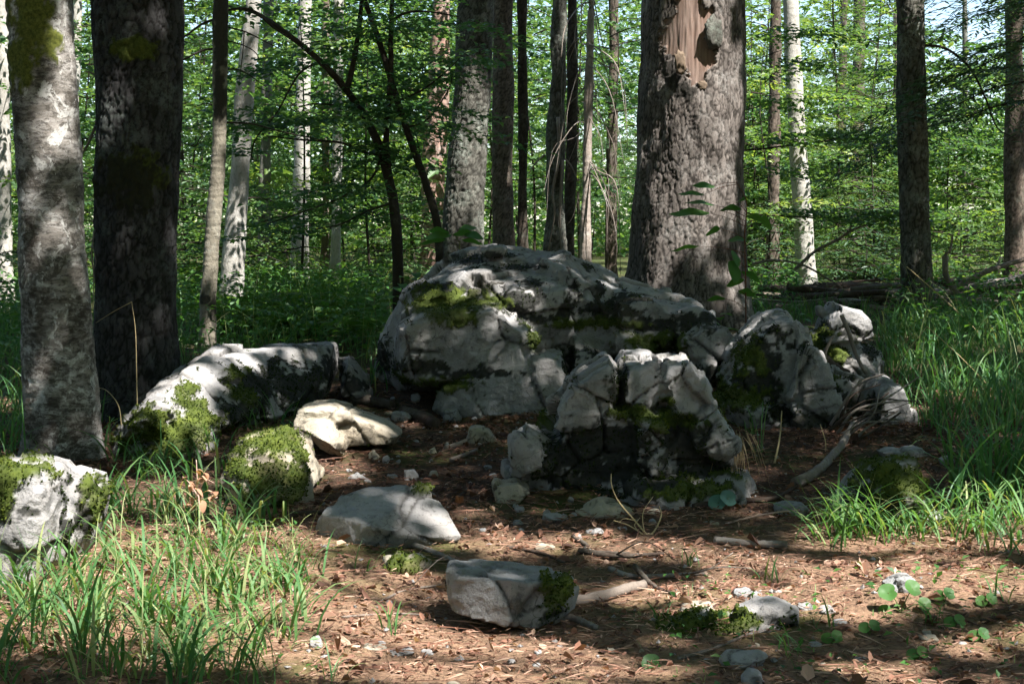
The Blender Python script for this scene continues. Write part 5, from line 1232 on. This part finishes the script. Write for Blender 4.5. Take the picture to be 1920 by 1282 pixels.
def grass(label, specs):
    b = Bag()
    for s in specs: blades(b, *s[:4], **(s[4] if len(s) > 4 else {}))
    return tag(link('grass', b.mesh('grass', None, True), M['grass']), label, None, None, 'stuff')
PL1 = [(-260, 1000), (-40, 1010), (130, 1090), (200, 980), (330, 930), (470, 980), (590, 1010), (610, 1080), (560, 1130), (545, 1300), (-260, 1300)]
PL1b = [(190, 830), (260, 850), (420, 870), (430, 960), (560, 975), (330, 1000), (190, 960)]
PL1c = [(-40, 1120), (420, 1120), (480, 1300), (-40, 1300)]
grass('bright long-bladed grass in the left foreground', [(tufts(scatter(PL1, 38, 1), 9, .035, 2), .25, .0105, 3, dict(lean=.75, dry=.05, tint=.55)),
      (tufts(scatter(PL1b, 34, 4), 8, .035, 5), .25, .012, 6, dict(tint=.4)), (tufts(scatter(PL1c, 26, 7), 7, .03, 8), .30, .0115, 9, dict(tint=.38, lean=.35)),
      (scatter(PL1, 300, 31), .10, .005, 32, dict(tint=.5, dry=.35)), (scatter(PL1, 60, 71), .34, .004, 72, dict(tint=.6, dry=.5, lean=.6)), (scatter(PL1, 45, 73), .22, .007, 74, dict(tint=.98, dry=.9, lean=1.3)),
      (tufts(np.array([on_ground(470, 805), on_ground(520, 800), on_ground(430, 800), on_ground(560, 830), on_ground(390, 850)]), 12, .05, 10), .24, .008, 11)])
PR = [(1640, 640), (1700, 605), (2260, 590), (2260, 930), (1860, 935), (1790, 860), (1715, 800), (1650, 700)]
grass('tall dense green grass in the right midground around the dark trunk', [(scatter(PR, 300, 12), .36, .0105, 13, dict(tint=.36, lean=.35, dry=.05)), (scatter(PR, 18, 40), .75, .003, 41, dict(tint=.95, lean=.2, dry=.6)),
      (scatter([(1640, 575), (1960, 575), (1960, 640), (1640, 640)], 40, 14, False), .25, .008, 15, dict(tint=.36))])
cl = np.array([on_ground(x, y) for x, y in ((1600, 1010), (1640, 1005), (1690, 1015), (1730, 1000), (1780, 1010), (1830, 1005), (1870, 1010), (1910, 1000), (1560, 1020), (1660, 985), (1750, 980), (1850, 975), (1895, 985), (1800, 985), (1900, 1040), (1700, 985), (1930, 960), (1880, 940))])
grass('arching sunlit grass clump on the right of the path', [(tufts(cl, 20, .06, 16), .31, .011, 17, dict(lean=.95, tint=.52)), (tufts(cl[[0, 1, 8, 9]], 20, .05, 18), .34, .010, 19, dict(lean=1.0, az=math.pi, tint=.5)),
      (tufts(scatter([(1740, 900), (2300, 900), (2300, 1010), (1760, 990)], 22, 20), 10, .04, 21), .42, .014, 22, dict(tint=.35, lean=.4))])
grass('dim grass growing between the left trunks', [(scatter([(-60, 590), (60, 590), (190, 640), (200, 800), (60, 880), (-60, 880)], 300, 23), .36, .008, 24, dict(tint=.32)), (scatter([(330, 600), (740, 590), (720, 700), (640, 650), (330, 700)], 150, 25), .36, .008, 26, dict(tint=.36)),
      (scatter([(690, 600), (760, 600), (730, 740), (680, 740)], 150, 27), .3, .009, 28, dict(tint=.36)), (scatter([(-60, 520), (720, 520), (720, 600), (-60, 600)], 60, 29, False), .4, .012, 30, dict(tint=.4)), (scatter([(330, 560), (720, 560), (720, 700), (330, 700)], 12, 42), .8, .003, 43, dict(tint=.9, lean=.15, dry=.5))])
sm = np.array([on_ground(x, y) for x, y in ((735, 1185), (680, 1075), (1240, 1165), (1540, 1180), (1290, 1060), (1410, 815), (1425, 850), (700, 745), (1750, 1170), (1450, 1090), (620, 1280), (1880, 1130), (1480, 1230))])
grass('scattered small grass tufts on the litter', [(tufts(sm, 8, .02, 33), .13, .006, 34, dict(tint=.5)), (tufts(sm[[5, 6]], 4, .02, 35), .35, .008, 36, dict(tint=.45)),
      (scatter([(1180, 1090), (1920, 1060), (1920, 1290), (1180, 1290)], 110, 37), .05, .004, 38, dict(tint=.55, dry=.3)), (scatter([(1340, 555), (1640, 560), (1640, 620), (1340, 600)], 120, 39), .3, .007, 44, dict(tint=.35))])
# low green ground cover: small herb leaves
PG = np.concatenate([scatter([(1250, 1090), (1930, 1060), (1930, 1300), (1250, 1300)], 180, 50), scatter([(-40, 960), (560, 960), (600, 1300), (-40, 1300)], 220, 51), scatter([(330, 560), (740, 560), (700, 690), (330, 690)], 500, 52), scatter([(-40, 560), (170, 560), (170, 780), (-40, 800)], 350, 53),
                     scatter([(1640, 560), (1960, 560), (1960, 860), (1720, 800)], 200, 54), scatter([(1340, 550), (1500, 550), (1500, 600), (1340, 600)], 300, 55)])
rng = np.random.default_rng(60); m = len(PG); up = np.where(PG[:, 1] > 9, rng.uniform(0, .4, m), rng.uniform(.005, .05, m)); PG[:, 2] += up
V, F, A = leaf_mesh('h', PG, np.stack([rng.normal(size=m), rng.normal(size=m), rng.normal(0, .3, m)], 1), np.stack([rng.normal(0, .3, m), rng.normal(0, .3, m), np.ones(m)], 1), np.where(PG[:, 1] > 9, .06, .028) * rng.uniform(.6, 1.3, m), .55, np.clip(rng.normal(.45, .2, m), 0, 1))
tag(link('ground_cover', mesh_np('ground_cover', V, F, {'tint': A}, False), M['herb']), 'low green herbs and seedlings covering the ground', None, None, 'stuff')

# ================================================================ LEAF LITTER
LIT = [(-160, 700), (2200, 700), (2200, 1320), (-160, 1320)]
PLt = scatter(LIT, 950, 61); rng = np.random.default_rng(62); m = len(PLt)
dens = fbm(PLt * np.array([1.6, 1.6, 0]), 3, 3); keep = 1.6 * dens + rng.uniform(-.5, .5, m) > -.1; PLt = PLt[keep]; m = len(PLt)
PLt[:, 2] += rng.uniform(.0, .014, m)
dv = np.stack([rng.normal(size=m), rng.normal(size=m), rng.normal(0, .2, m)], 1); dv /= np.linalg.norm(dv, axis=1)[:, None]
nv = np.stack([rng.normal(0, .35, m), rng.normal(0, .35, m), np.ones(m)], 1); sv = np.cross(nv, dv); sv /= np.linalg.norm(sv, axis=1)[:, None]; nv = np.cross(dv, sv)
LS = (rng.uniform(.010, .032, m) * np.where(rng.random(m) < .08, 1.9, 1))[:, None]; wd = LS * rng.uniform(.3, .75, m)[:, None] * .5; cu = LS * rng.normal(.12, .22, m)[:, None]; c2 = LS * rng.normal(.05, .2, m)[:, None]
V = np.stack([PLt, PLt + dv * LS * .3 + sv * wd + nv * cu, PLt + dv * LS * .72 + sv * wd * .8 + nv * (cu + c2), PLt + dv * LS + nv * c2, PLt + dv * LS * .72 - sv * wd * .8 + nv * (cu * .6 + c2), PLt + dv * LS * .3 - sv * wd + nv * cu], 1).reshape(-1, 3)
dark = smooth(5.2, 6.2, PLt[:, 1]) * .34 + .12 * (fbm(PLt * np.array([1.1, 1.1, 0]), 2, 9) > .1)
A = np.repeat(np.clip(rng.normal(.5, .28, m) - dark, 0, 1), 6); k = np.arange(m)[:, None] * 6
F = np.concatenate([k + np.array([f]) for f in ((0, 3, 2), (0, 2, 1), (0, 5, 4), (0, 4, 3))])
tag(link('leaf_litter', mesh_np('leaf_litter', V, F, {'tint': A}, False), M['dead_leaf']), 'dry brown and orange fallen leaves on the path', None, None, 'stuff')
PN = scatter(LIT, 1100, 63, avoid=False); m = len(PN)
a = rng.uniform(0, 6.3, m); L = rng.uniform(.012, .06, m) * np.where(rng.random(m) < .08, 3.2, 1); w = rng.uniform(.0008, .0019, m) * (1 + L * 3)
dv = np.stack([np.cos(a), np.sin(a), rng.normal(0, .12, m)], 1); sv = np.stack([-np.sin(a), np.cos(a), np.zeros(m)], 1); PN[:, 2] += rng.uniform(.004, .02, m)
k = np.arange(m)[:, None] * 4
V = np.stack([PN - dv * L[:, None] / 2 - sv * w[:, None], PN + dv * L[:, None] / 2, PN - dv * L[:, None] / 2 + sv * w[:, None], PN - dv * L[:, None] * .1 + np.array([0, 0, 1]) * w[:, None] * 2], 1).reshape(-1, 3)
F = np.concatenate([k + np.array([[0, 1, 3]]), k + np.array([[1, 2, 3]]), k + np.array([[2, 0, 3]])])
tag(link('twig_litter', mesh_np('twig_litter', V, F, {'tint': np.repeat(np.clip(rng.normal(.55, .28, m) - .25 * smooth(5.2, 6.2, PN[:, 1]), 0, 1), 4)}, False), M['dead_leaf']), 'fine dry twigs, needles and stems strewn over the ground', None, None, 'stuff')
PS = scatter(LIT, 36, 64); m = len(PS); s = rng.uniform(.004, .013, m)
u = rng.normal(size=(m, 6, 3)) * .25 + np.array([(1, 0, 0), (-1, 0, 0), (0, 1, 0), (0, -1, 0), (0, 0, .7), (0, 0, -.7)])[None]
V = (PS[:, None, :] + u * s[:, None, None] + np.array([0, 0, .004])).reshape(-1, 3); k = np.arange(m)[:, None] * 6
F = np.concatenate([k + np.array([f]) for f in ((0, 2, 4), (2, 1, 4), (1, 3, 4), (3, 0, 4), (2, 0, 5), (1, 2, 5), (3, 1, 5), (0, 3, 5))])
tag(link('gravel', mesh_np('gravel', V, F, {'moss': np.zeros(m * 6)}, False), M['limestone']), 'tiny limestone chips scattered over the path', None, None, 'stuff')

# ================================================================ SINGLE PLANTS
def big_leaf(root, base, az, L, w, pitch, droop, mat, tint, name='leaf', roll=0.0):
    nl, nw = 8, 4; t = np.linspace(0, 1, nl + 1); s = np.linspace(-1, 1, nw + 1)
    width = w * np.sin(np.pi * np.clip(t, .02, .985)) ** .75 * (1 - .25 * t)
    ang = pitch - droop * t; st = L / nl
    h = np.concatenate([[0], np.cumsum(np.cos(ang[:-1]) * st)]); v = np.concatenate([[0], np.cumsum(np.sin(ang[:-1]) * st)])
    d = np.array([math.cos(az), math.sin(az), 0]); sd = np.array([-math.sin(az), math.cos(az), roll])
    V = base + h[:, None, None] * d + v[:, None, None] * np.array([0, 0, 1]) + (width[:, None] * s[None])[..., None] * .5 * sd + (np.abs(s)[None] * width[:, None] * .10 + .002 * np.sin(t * 40)[:, None] * np.abs(s)[None] * (L / .1))[..., None] * np.array([0, 0, 1])
    V = V.reshape(-1, 3); i = (np.arange(nl)[:, None] * (nw + 1) + np.arange(nw)[None]).ravel(); Q = np.stack([i, i + 1, i + nw + 2, i + nw + 1], 1)
    return link(name, mesh_np('leaf', rel(V, root), Q, {'tint': np.full(len(V), tint)}), M[mat], root)
def stem(root, pts, r, mat='green_stem', name='stem', taper=.4):
    V, Q, Tt = tube(pts, [r, r * (1 + taper) / 2, r * taper], 6, 5 * len(pts)); b = Bag(); b.add(V, Q, Tt, .4); return link(name, b.mesh(name, root), M[mat], root)
def sapling(label, base_px, d, stem_px, leaves, smat):
    b0 = pix(base_px[0], base_px[1], d); b0[2] = float(ground(b0[0], d)); root = thing('leafy_sapling', label, 'sapling', b0)
    stem(root, [b0] + [pix(q[0], q[1], d) for q in stem_px], .006, smat)
    rg = random.Random(len(label))
    SP_ = catmull(np.array([b0] + [pix(q[0], q[1], d) for q in stem_px]), 60)
    for x, y, az, L, w, p, dr in leaves:
        lb = pix(x, y, d + rg.uniform(-.08, .08)); near = SP_[np.argmin(np.linalg.norm(SP_ - lb + np.array([0, 0, .06]), axis=1))]
        stem(root, [near, (near + lb) / 2 + np.array([0, 0, .012]), lb], .0028, smat, 'leaf_stalk')
        big_leaf(root, lb, az, L * .8, w * .8, p, dr, 'herb', rg.uniform(.3, .65), 'leaf', rg.choice([-1, 1]) * rg.uniform(.4, .9))
sapling('broad-leaved sapling standing in front of the thickest trunk', (1400, 580), 9.6, [(1398, 520), (1396, 440), (1400, 380), (1380, 340)],
        [(1310, 462, 3.2, .24, .08, -.1, .2), (1330, 400, 3.1, .34, .09, .05, .2), (1340, 385, 3.3, .26, .08, .2, .3), (1320, 365, 2.9, .22, .07, .1, .2), (1350, 395, .3, .2, .09, .3, .6), (1340, 350, 3.4, .2, .07, .1, .2), (1400, 405, .2, .17, .1, -.1, .5), (1410, 420, -.4, .16, .13, -.7, .2), (1425, 410, -.1, .14, .13, -.6, .3),
         (1375, 470, -1.2, .16, .1, -.9, .4), (1378, 490, -1.8, .2, .13, -1.0, .3), (1390, 510, .2, .2, .12, -.3, .5), (1395, 525, 2.9, .16, .1, -.2, .4), (1400, 450, 3.0, .16, .09, .1, .4), (1385, 545, .4, .16, .1, -.2, .3), (1360, 560, 2.8, .16, .1, .0, .3), (1380, 380, 1.0, .2, .08, .3, .4), (1350, 430, 3.4, .14, .09, -.2, .4)], 'red_stem')
sapling('broad-leaved sapling behind the left shoulder of the great boulder', (860, 520), 10.4, [(862, 480), (858, 450), (846, 438)],
        [(850, 440, .1, .22, .09, .15, .4), (846, 442, 3.1, .26, .10, .05, .4), (835, 450, 3.3, .24, .1, -.05, .3), (860, 432, .4, .18, .08, .3, .4), (866, 450, 0, .2, .08, -.1, .3), (790, 450, 3.2, .16, .09, .1, .4), (870, 440, -.4, .2, .08, .0, .5), (842, 436, 2.6, .22, .08, .2, .4)], 'green_stem')
rg = random.Random(31)
HERBS = [(750, 520, 9.9), (730, 560, 9.6), (700, 545, 10.2), (1440, 600, 8.8), (1500, 590, 9.4), (780, 500, 10.6), (640, 590, 10.4), (1350, 590, 9.2)]
for k, (x, y, d) in enumerate(HERBS):
    b0 = pix(x, y, d); b0[2] = float(ground(b0[0], d)); root = thing('leafy_herb', 'leafy green herb growing close behind the great boulder' if x < 1000 else 'leafy green herb growing among the rocks below the thickest trunk', 'plant', b0, 'herbs behind the great boulder' if x < 1000 else 'herbs below the thickest trunk')
    top = pix(x, y, d); stem(root, [b0, (b0 + top) / 2 + np.array([.02, 0, 0]), top], .004)
    for a in range(9):
        f = .35 + .65 * a / 8; big_leaf(root, b0 + (top - b0) * f, a * 2.4 + rg.random(), rg.uniform(.1, .2), rg.uniform(.05, .09), rg.uniform(0, .5), .6, 'herb', rg.uniform(.25, .7))
# round leaved plants
def round_leaf(root, c, r, nrm, mat, tint):
    th = np.linspace(0, 2 * np.pi, 17)[:-1]; n_ = np.array(nrm, float); n_ /= np.linalg.norm(n_); a = np.cross(n_, [0, 1, 0.3]); a /= np.linalg.norm(a); b = np.cross(n_, a)
    V = [c - n_ * r * .12]
    for f in (.5, 1.0):
        rad = r * f * (1 - .35 * np.exp(-((th - np.pi) / .35) ** 2)) * (1 + .04 * np.sin(th * 5))
        V += [c + a * math.cos(t) * q + b * math.sin(t) * q + n_ * r * .10 * f * f * (1 + .5 * math.sin(3 * t)) for t, q in zip(th, rad)]
    V = np.array(V); k = np.arange(16); kn = (k + 1) % 16
    T3 = np.stack([np.zeros(16, int), 1 + k, 1 + kn], 1); Q = np.stack([1 + k, 17 + k, 17 + kn, 1 + kn], 1)
    return link('leaf', mesh_np('leaf', rel(V, root), [T3, Q], {'tint': np.full(len(V), tint)}), M[mat], root)
def round_plant(label, x, y, leaves, mat, group=None):
    g0 = on_ground(x, y); root = thing('round_leaved_plant', label, 'plant', g0, group)
    for lx, ly, rpx, nx_ in leaves:
        c = pix(lx, ly, g0[1]); stem(root, [g0, (g0 + c) / 2 + np.array([0, 0, .01]), c], .0025); round_leaf(root, c, rpx * g0[1] / FPX, (nx_, -.75, .8), mat, random.uniform(.3, .7))
round_plant('round green leaves on a low plant at lower right', 1690, 1150, [(1665, 1110, 19, -.2), (1712, 1102, 18, .3), (1735, 1132, 15, .2), (1660, 1145, 14, -.1), (1700, 1150, 12, .1)], 'herb')
round_plant('two bluish round leaves below the craggy boulder', 1358, 955, [(1345, 942, 18, -.3), (1366, 934, 18, .3)], 'blue_leaf')
for x, y in ((1790, 1180), (1835, 1205), (1630, 1190), (1560, 1210), (1720, 1240), (1850, 1140), (1770, 1130)):
    round_plant('small round leaved seedling in the moss at the lower right', x, y, [(x - 9, y - 14, 12, -.3), (x + 10, y - 18, 13, .3)], 'herb', 'round leaved seedlings')
round_plant('flat green leaf lying at the bottom of the path', 1222, 1252, [(1222, 1243, 20, .0)], 'herb')
# withered herb in the left grass
g0 = on_ground(372, 1010); wh = thing('withered_plant', 'withered pinkish brown herb standing in the left grass', 'plant', g0); dW = g0[1]
stem(wh, [g0, pix(374, 960, dW), pix(370, 900, dW), pix(368, 862, dW)], .004, 'pink_stalk')
stem(wh, [pix(371, 930, dW), pix(355, 905, dW), pix(342, 893, dW)], .0025, 'pink_stalk', 'side_stem'); stem(wh, [pix(371, 925, dW), pix(385, 900, dW), pix(402, 905, dW)], .0025, 'pink_stalk', 'side_stem')
for k in range(26):
    x, y = rg.choice([(342, 895), (402, 908), (370, 890), (376, 985), (390, 920), (360, 910), (372, 940)]); big_leaf(wh, pix(x + rg.uniform(-14, 14), y + rg.uniform(-10, 12), dW + rg.uniform(-.04, .04)), rg.uniform(0, 6.3), rg.uniform(.03, .06), rg.uniform(.015, .03), rg.uniform(-.8, .6), rg.uniform(.5, 2.5), 'withered', rg.uniform(.2, .9), 'dry_leaf')
# dry grass tuft on the crag's right foot
g0 = pix(1385, 820, 6.35); dt = thing('dry_grass_tuft', 'tuft of hanging straw-coloured dry grass at the right foot of the crag', 'plant', (g0[0], g0[1], g0[2] - .2))
for k in range(46):
    x = rg.gauss(1376, 13); y = rg.uniform(805, 830); x2 = x + rg.gauss(0 + (x - 1372) * .8, 8); L = rg.uniform(35, 100)
    P = [pix(x, y, 6.38), pix((x + x2) / 2, y + L * .4, 6.26 + rg.uniform(-.03, .03)), pix(x2, y + L, 6.22 + rg.uniform(-.04, .04))]
    V, Q, Tt = tube(P, [.0025, .002, .0008], 4, 7); b = Bag(); b.add(V, Q, Tt, rg.uniform(.2, .9)); link('dry_blade', b.mesh('dry_blade', dt), M['dry_grass'], dt)
def lone(label, pts, d, r, mat, head=False):
    P = [pix(q[0], q[1], d) if len(q) < 3 else on_ground(q[0], q[1]) for q in pts]; root = thing('grass_stalk', label, 'stalk', P[0]); stem(root, P, r, mat, 'stalk', .5)
    return root
lone('tall bent grass stalk in front of the dark fir trunk', [(258, 800), (256, 690), (254, 620), (247, 566)], 6.9, .0028, 'stalk')
lone('broken tip of the bent grass stalk slanting left', [(247, 566), (215, 583), (180, 605)], 6.9, .0016, 'stalk')
lone('long pinkish dry stalk lying over the shaded path', [(1270, 1002), (1350, 984), (1430, 964), (1500, 955)], 5.6, .0045, 'pink_stalk')
lone('dry curved stalk beside the mottled trunk', [(228, 800), (222, 760), (200, 732), (178, 726)], 6.9, .0025, 'stalk')
lone('bent yellow grass stalk over the right grass', [(1660, 720), (1700, 660), (1738, 612)], 8.2, .003, 'stalk')
lone('fallen yellow grass stalk right of the bent one', [(1738, 612), (1800, 668), (1870, 740)], 8.2, .0025, 'stalk')
lone('dry stalk slanting across the grass below the right trunk', [(1700, 500), (1780, 570), (1840, 630), (1860, 670)], 10.5, .004, 'stalk')
lone('upright bare twig right of the dry grass tuft', [(1452, 870, 1), (1462, 820), (1466, 770)], 6.7, .006, 'stalk')
lone('thin bare twig standing in the shaded litter', [(1545, 860), (1548, 830), (1538, 795)], 6.9, .004, 'stalk')
# dry twiggy shrub in front of the crag
g0 = on_ground(1215, 1005); ds = thing('dry_shrub', 'bare curling dry stems on the path before the crag', 'plant', g0); dS = g0[1]
for pts, r in (([(1215, 1005), (1190, 975), (1160, 940), (1147, 910), (1146, 888)], .004), ([(1215, 1008), (1230, 990), (1240, 965), (1236, 948)], .004), ([(1215, 1008), (1180, 985), (1150, 975)], .003), ([(1210, 1005), (1205, 975), (1208, 955), (1225, 930)], .003), ([(1225, 1000), (1205, 1000), (1190, 985), (1200, 970)], .003), ([(1190, 975), (1170, 972), (1160, 980)], .002)):
    stem(ds, [pix(q[0], q[1], dS + .02 * i_) for i_, q in enumerate(pts)], r, 'stalk', 'stem')
# ferns in the left undergrowth
def fern(x, y, s, label, group):
    g0 = on_ground(x, y); root = thing('fern', label, 'fern', g0, group)
    for k in range(8):
        az = k * .785 + rg.uniform(-.3, .3); L = s * rg.uniform(.4, .6); n_ = 16; LP, LD, LS = [], [], []
        t = np.linspace(.1, 1, n_); el = 1.0
        C = np.stack([np.cos(az) * L * t, np.sin(az) * L * t, L * (el * t - .75 * t * t)], 1)
        for sd in (-1, 1):
            a2 = az + sd * 1.25; LP.append(C); LD.append(np.tile([math.cos(a2), math.sin(a2), -.15], (n_, 1))); LS.append(.30 * L * np.sin(np.pi * (t * .8 + .15)))
        P, D, S = map(np.concatenate, (LP, LD, LS)); V, F, A = leaf_mesh('fr', P, D, np.tile([0, 0, 1.0], (len(P), 1)), S, .28, np.full(len(P), rg.uniform(.3, .8)))
        link('frond', mesh_np('frond', V, F, {'tint': A}, False), M['fern'], root)
for x, y in ((470, 590), (530, 600), (580, 585), (620, 610), (440, 620), (660, 600), (510, 630), (560, 625), (690, 640), (600, 560), (490, 560)):
    fern(x, y, rg.uniform(.9, 1.3), 'feathery green fern ' + whereabouts(x, 12), 'ferns behind the long boulder')
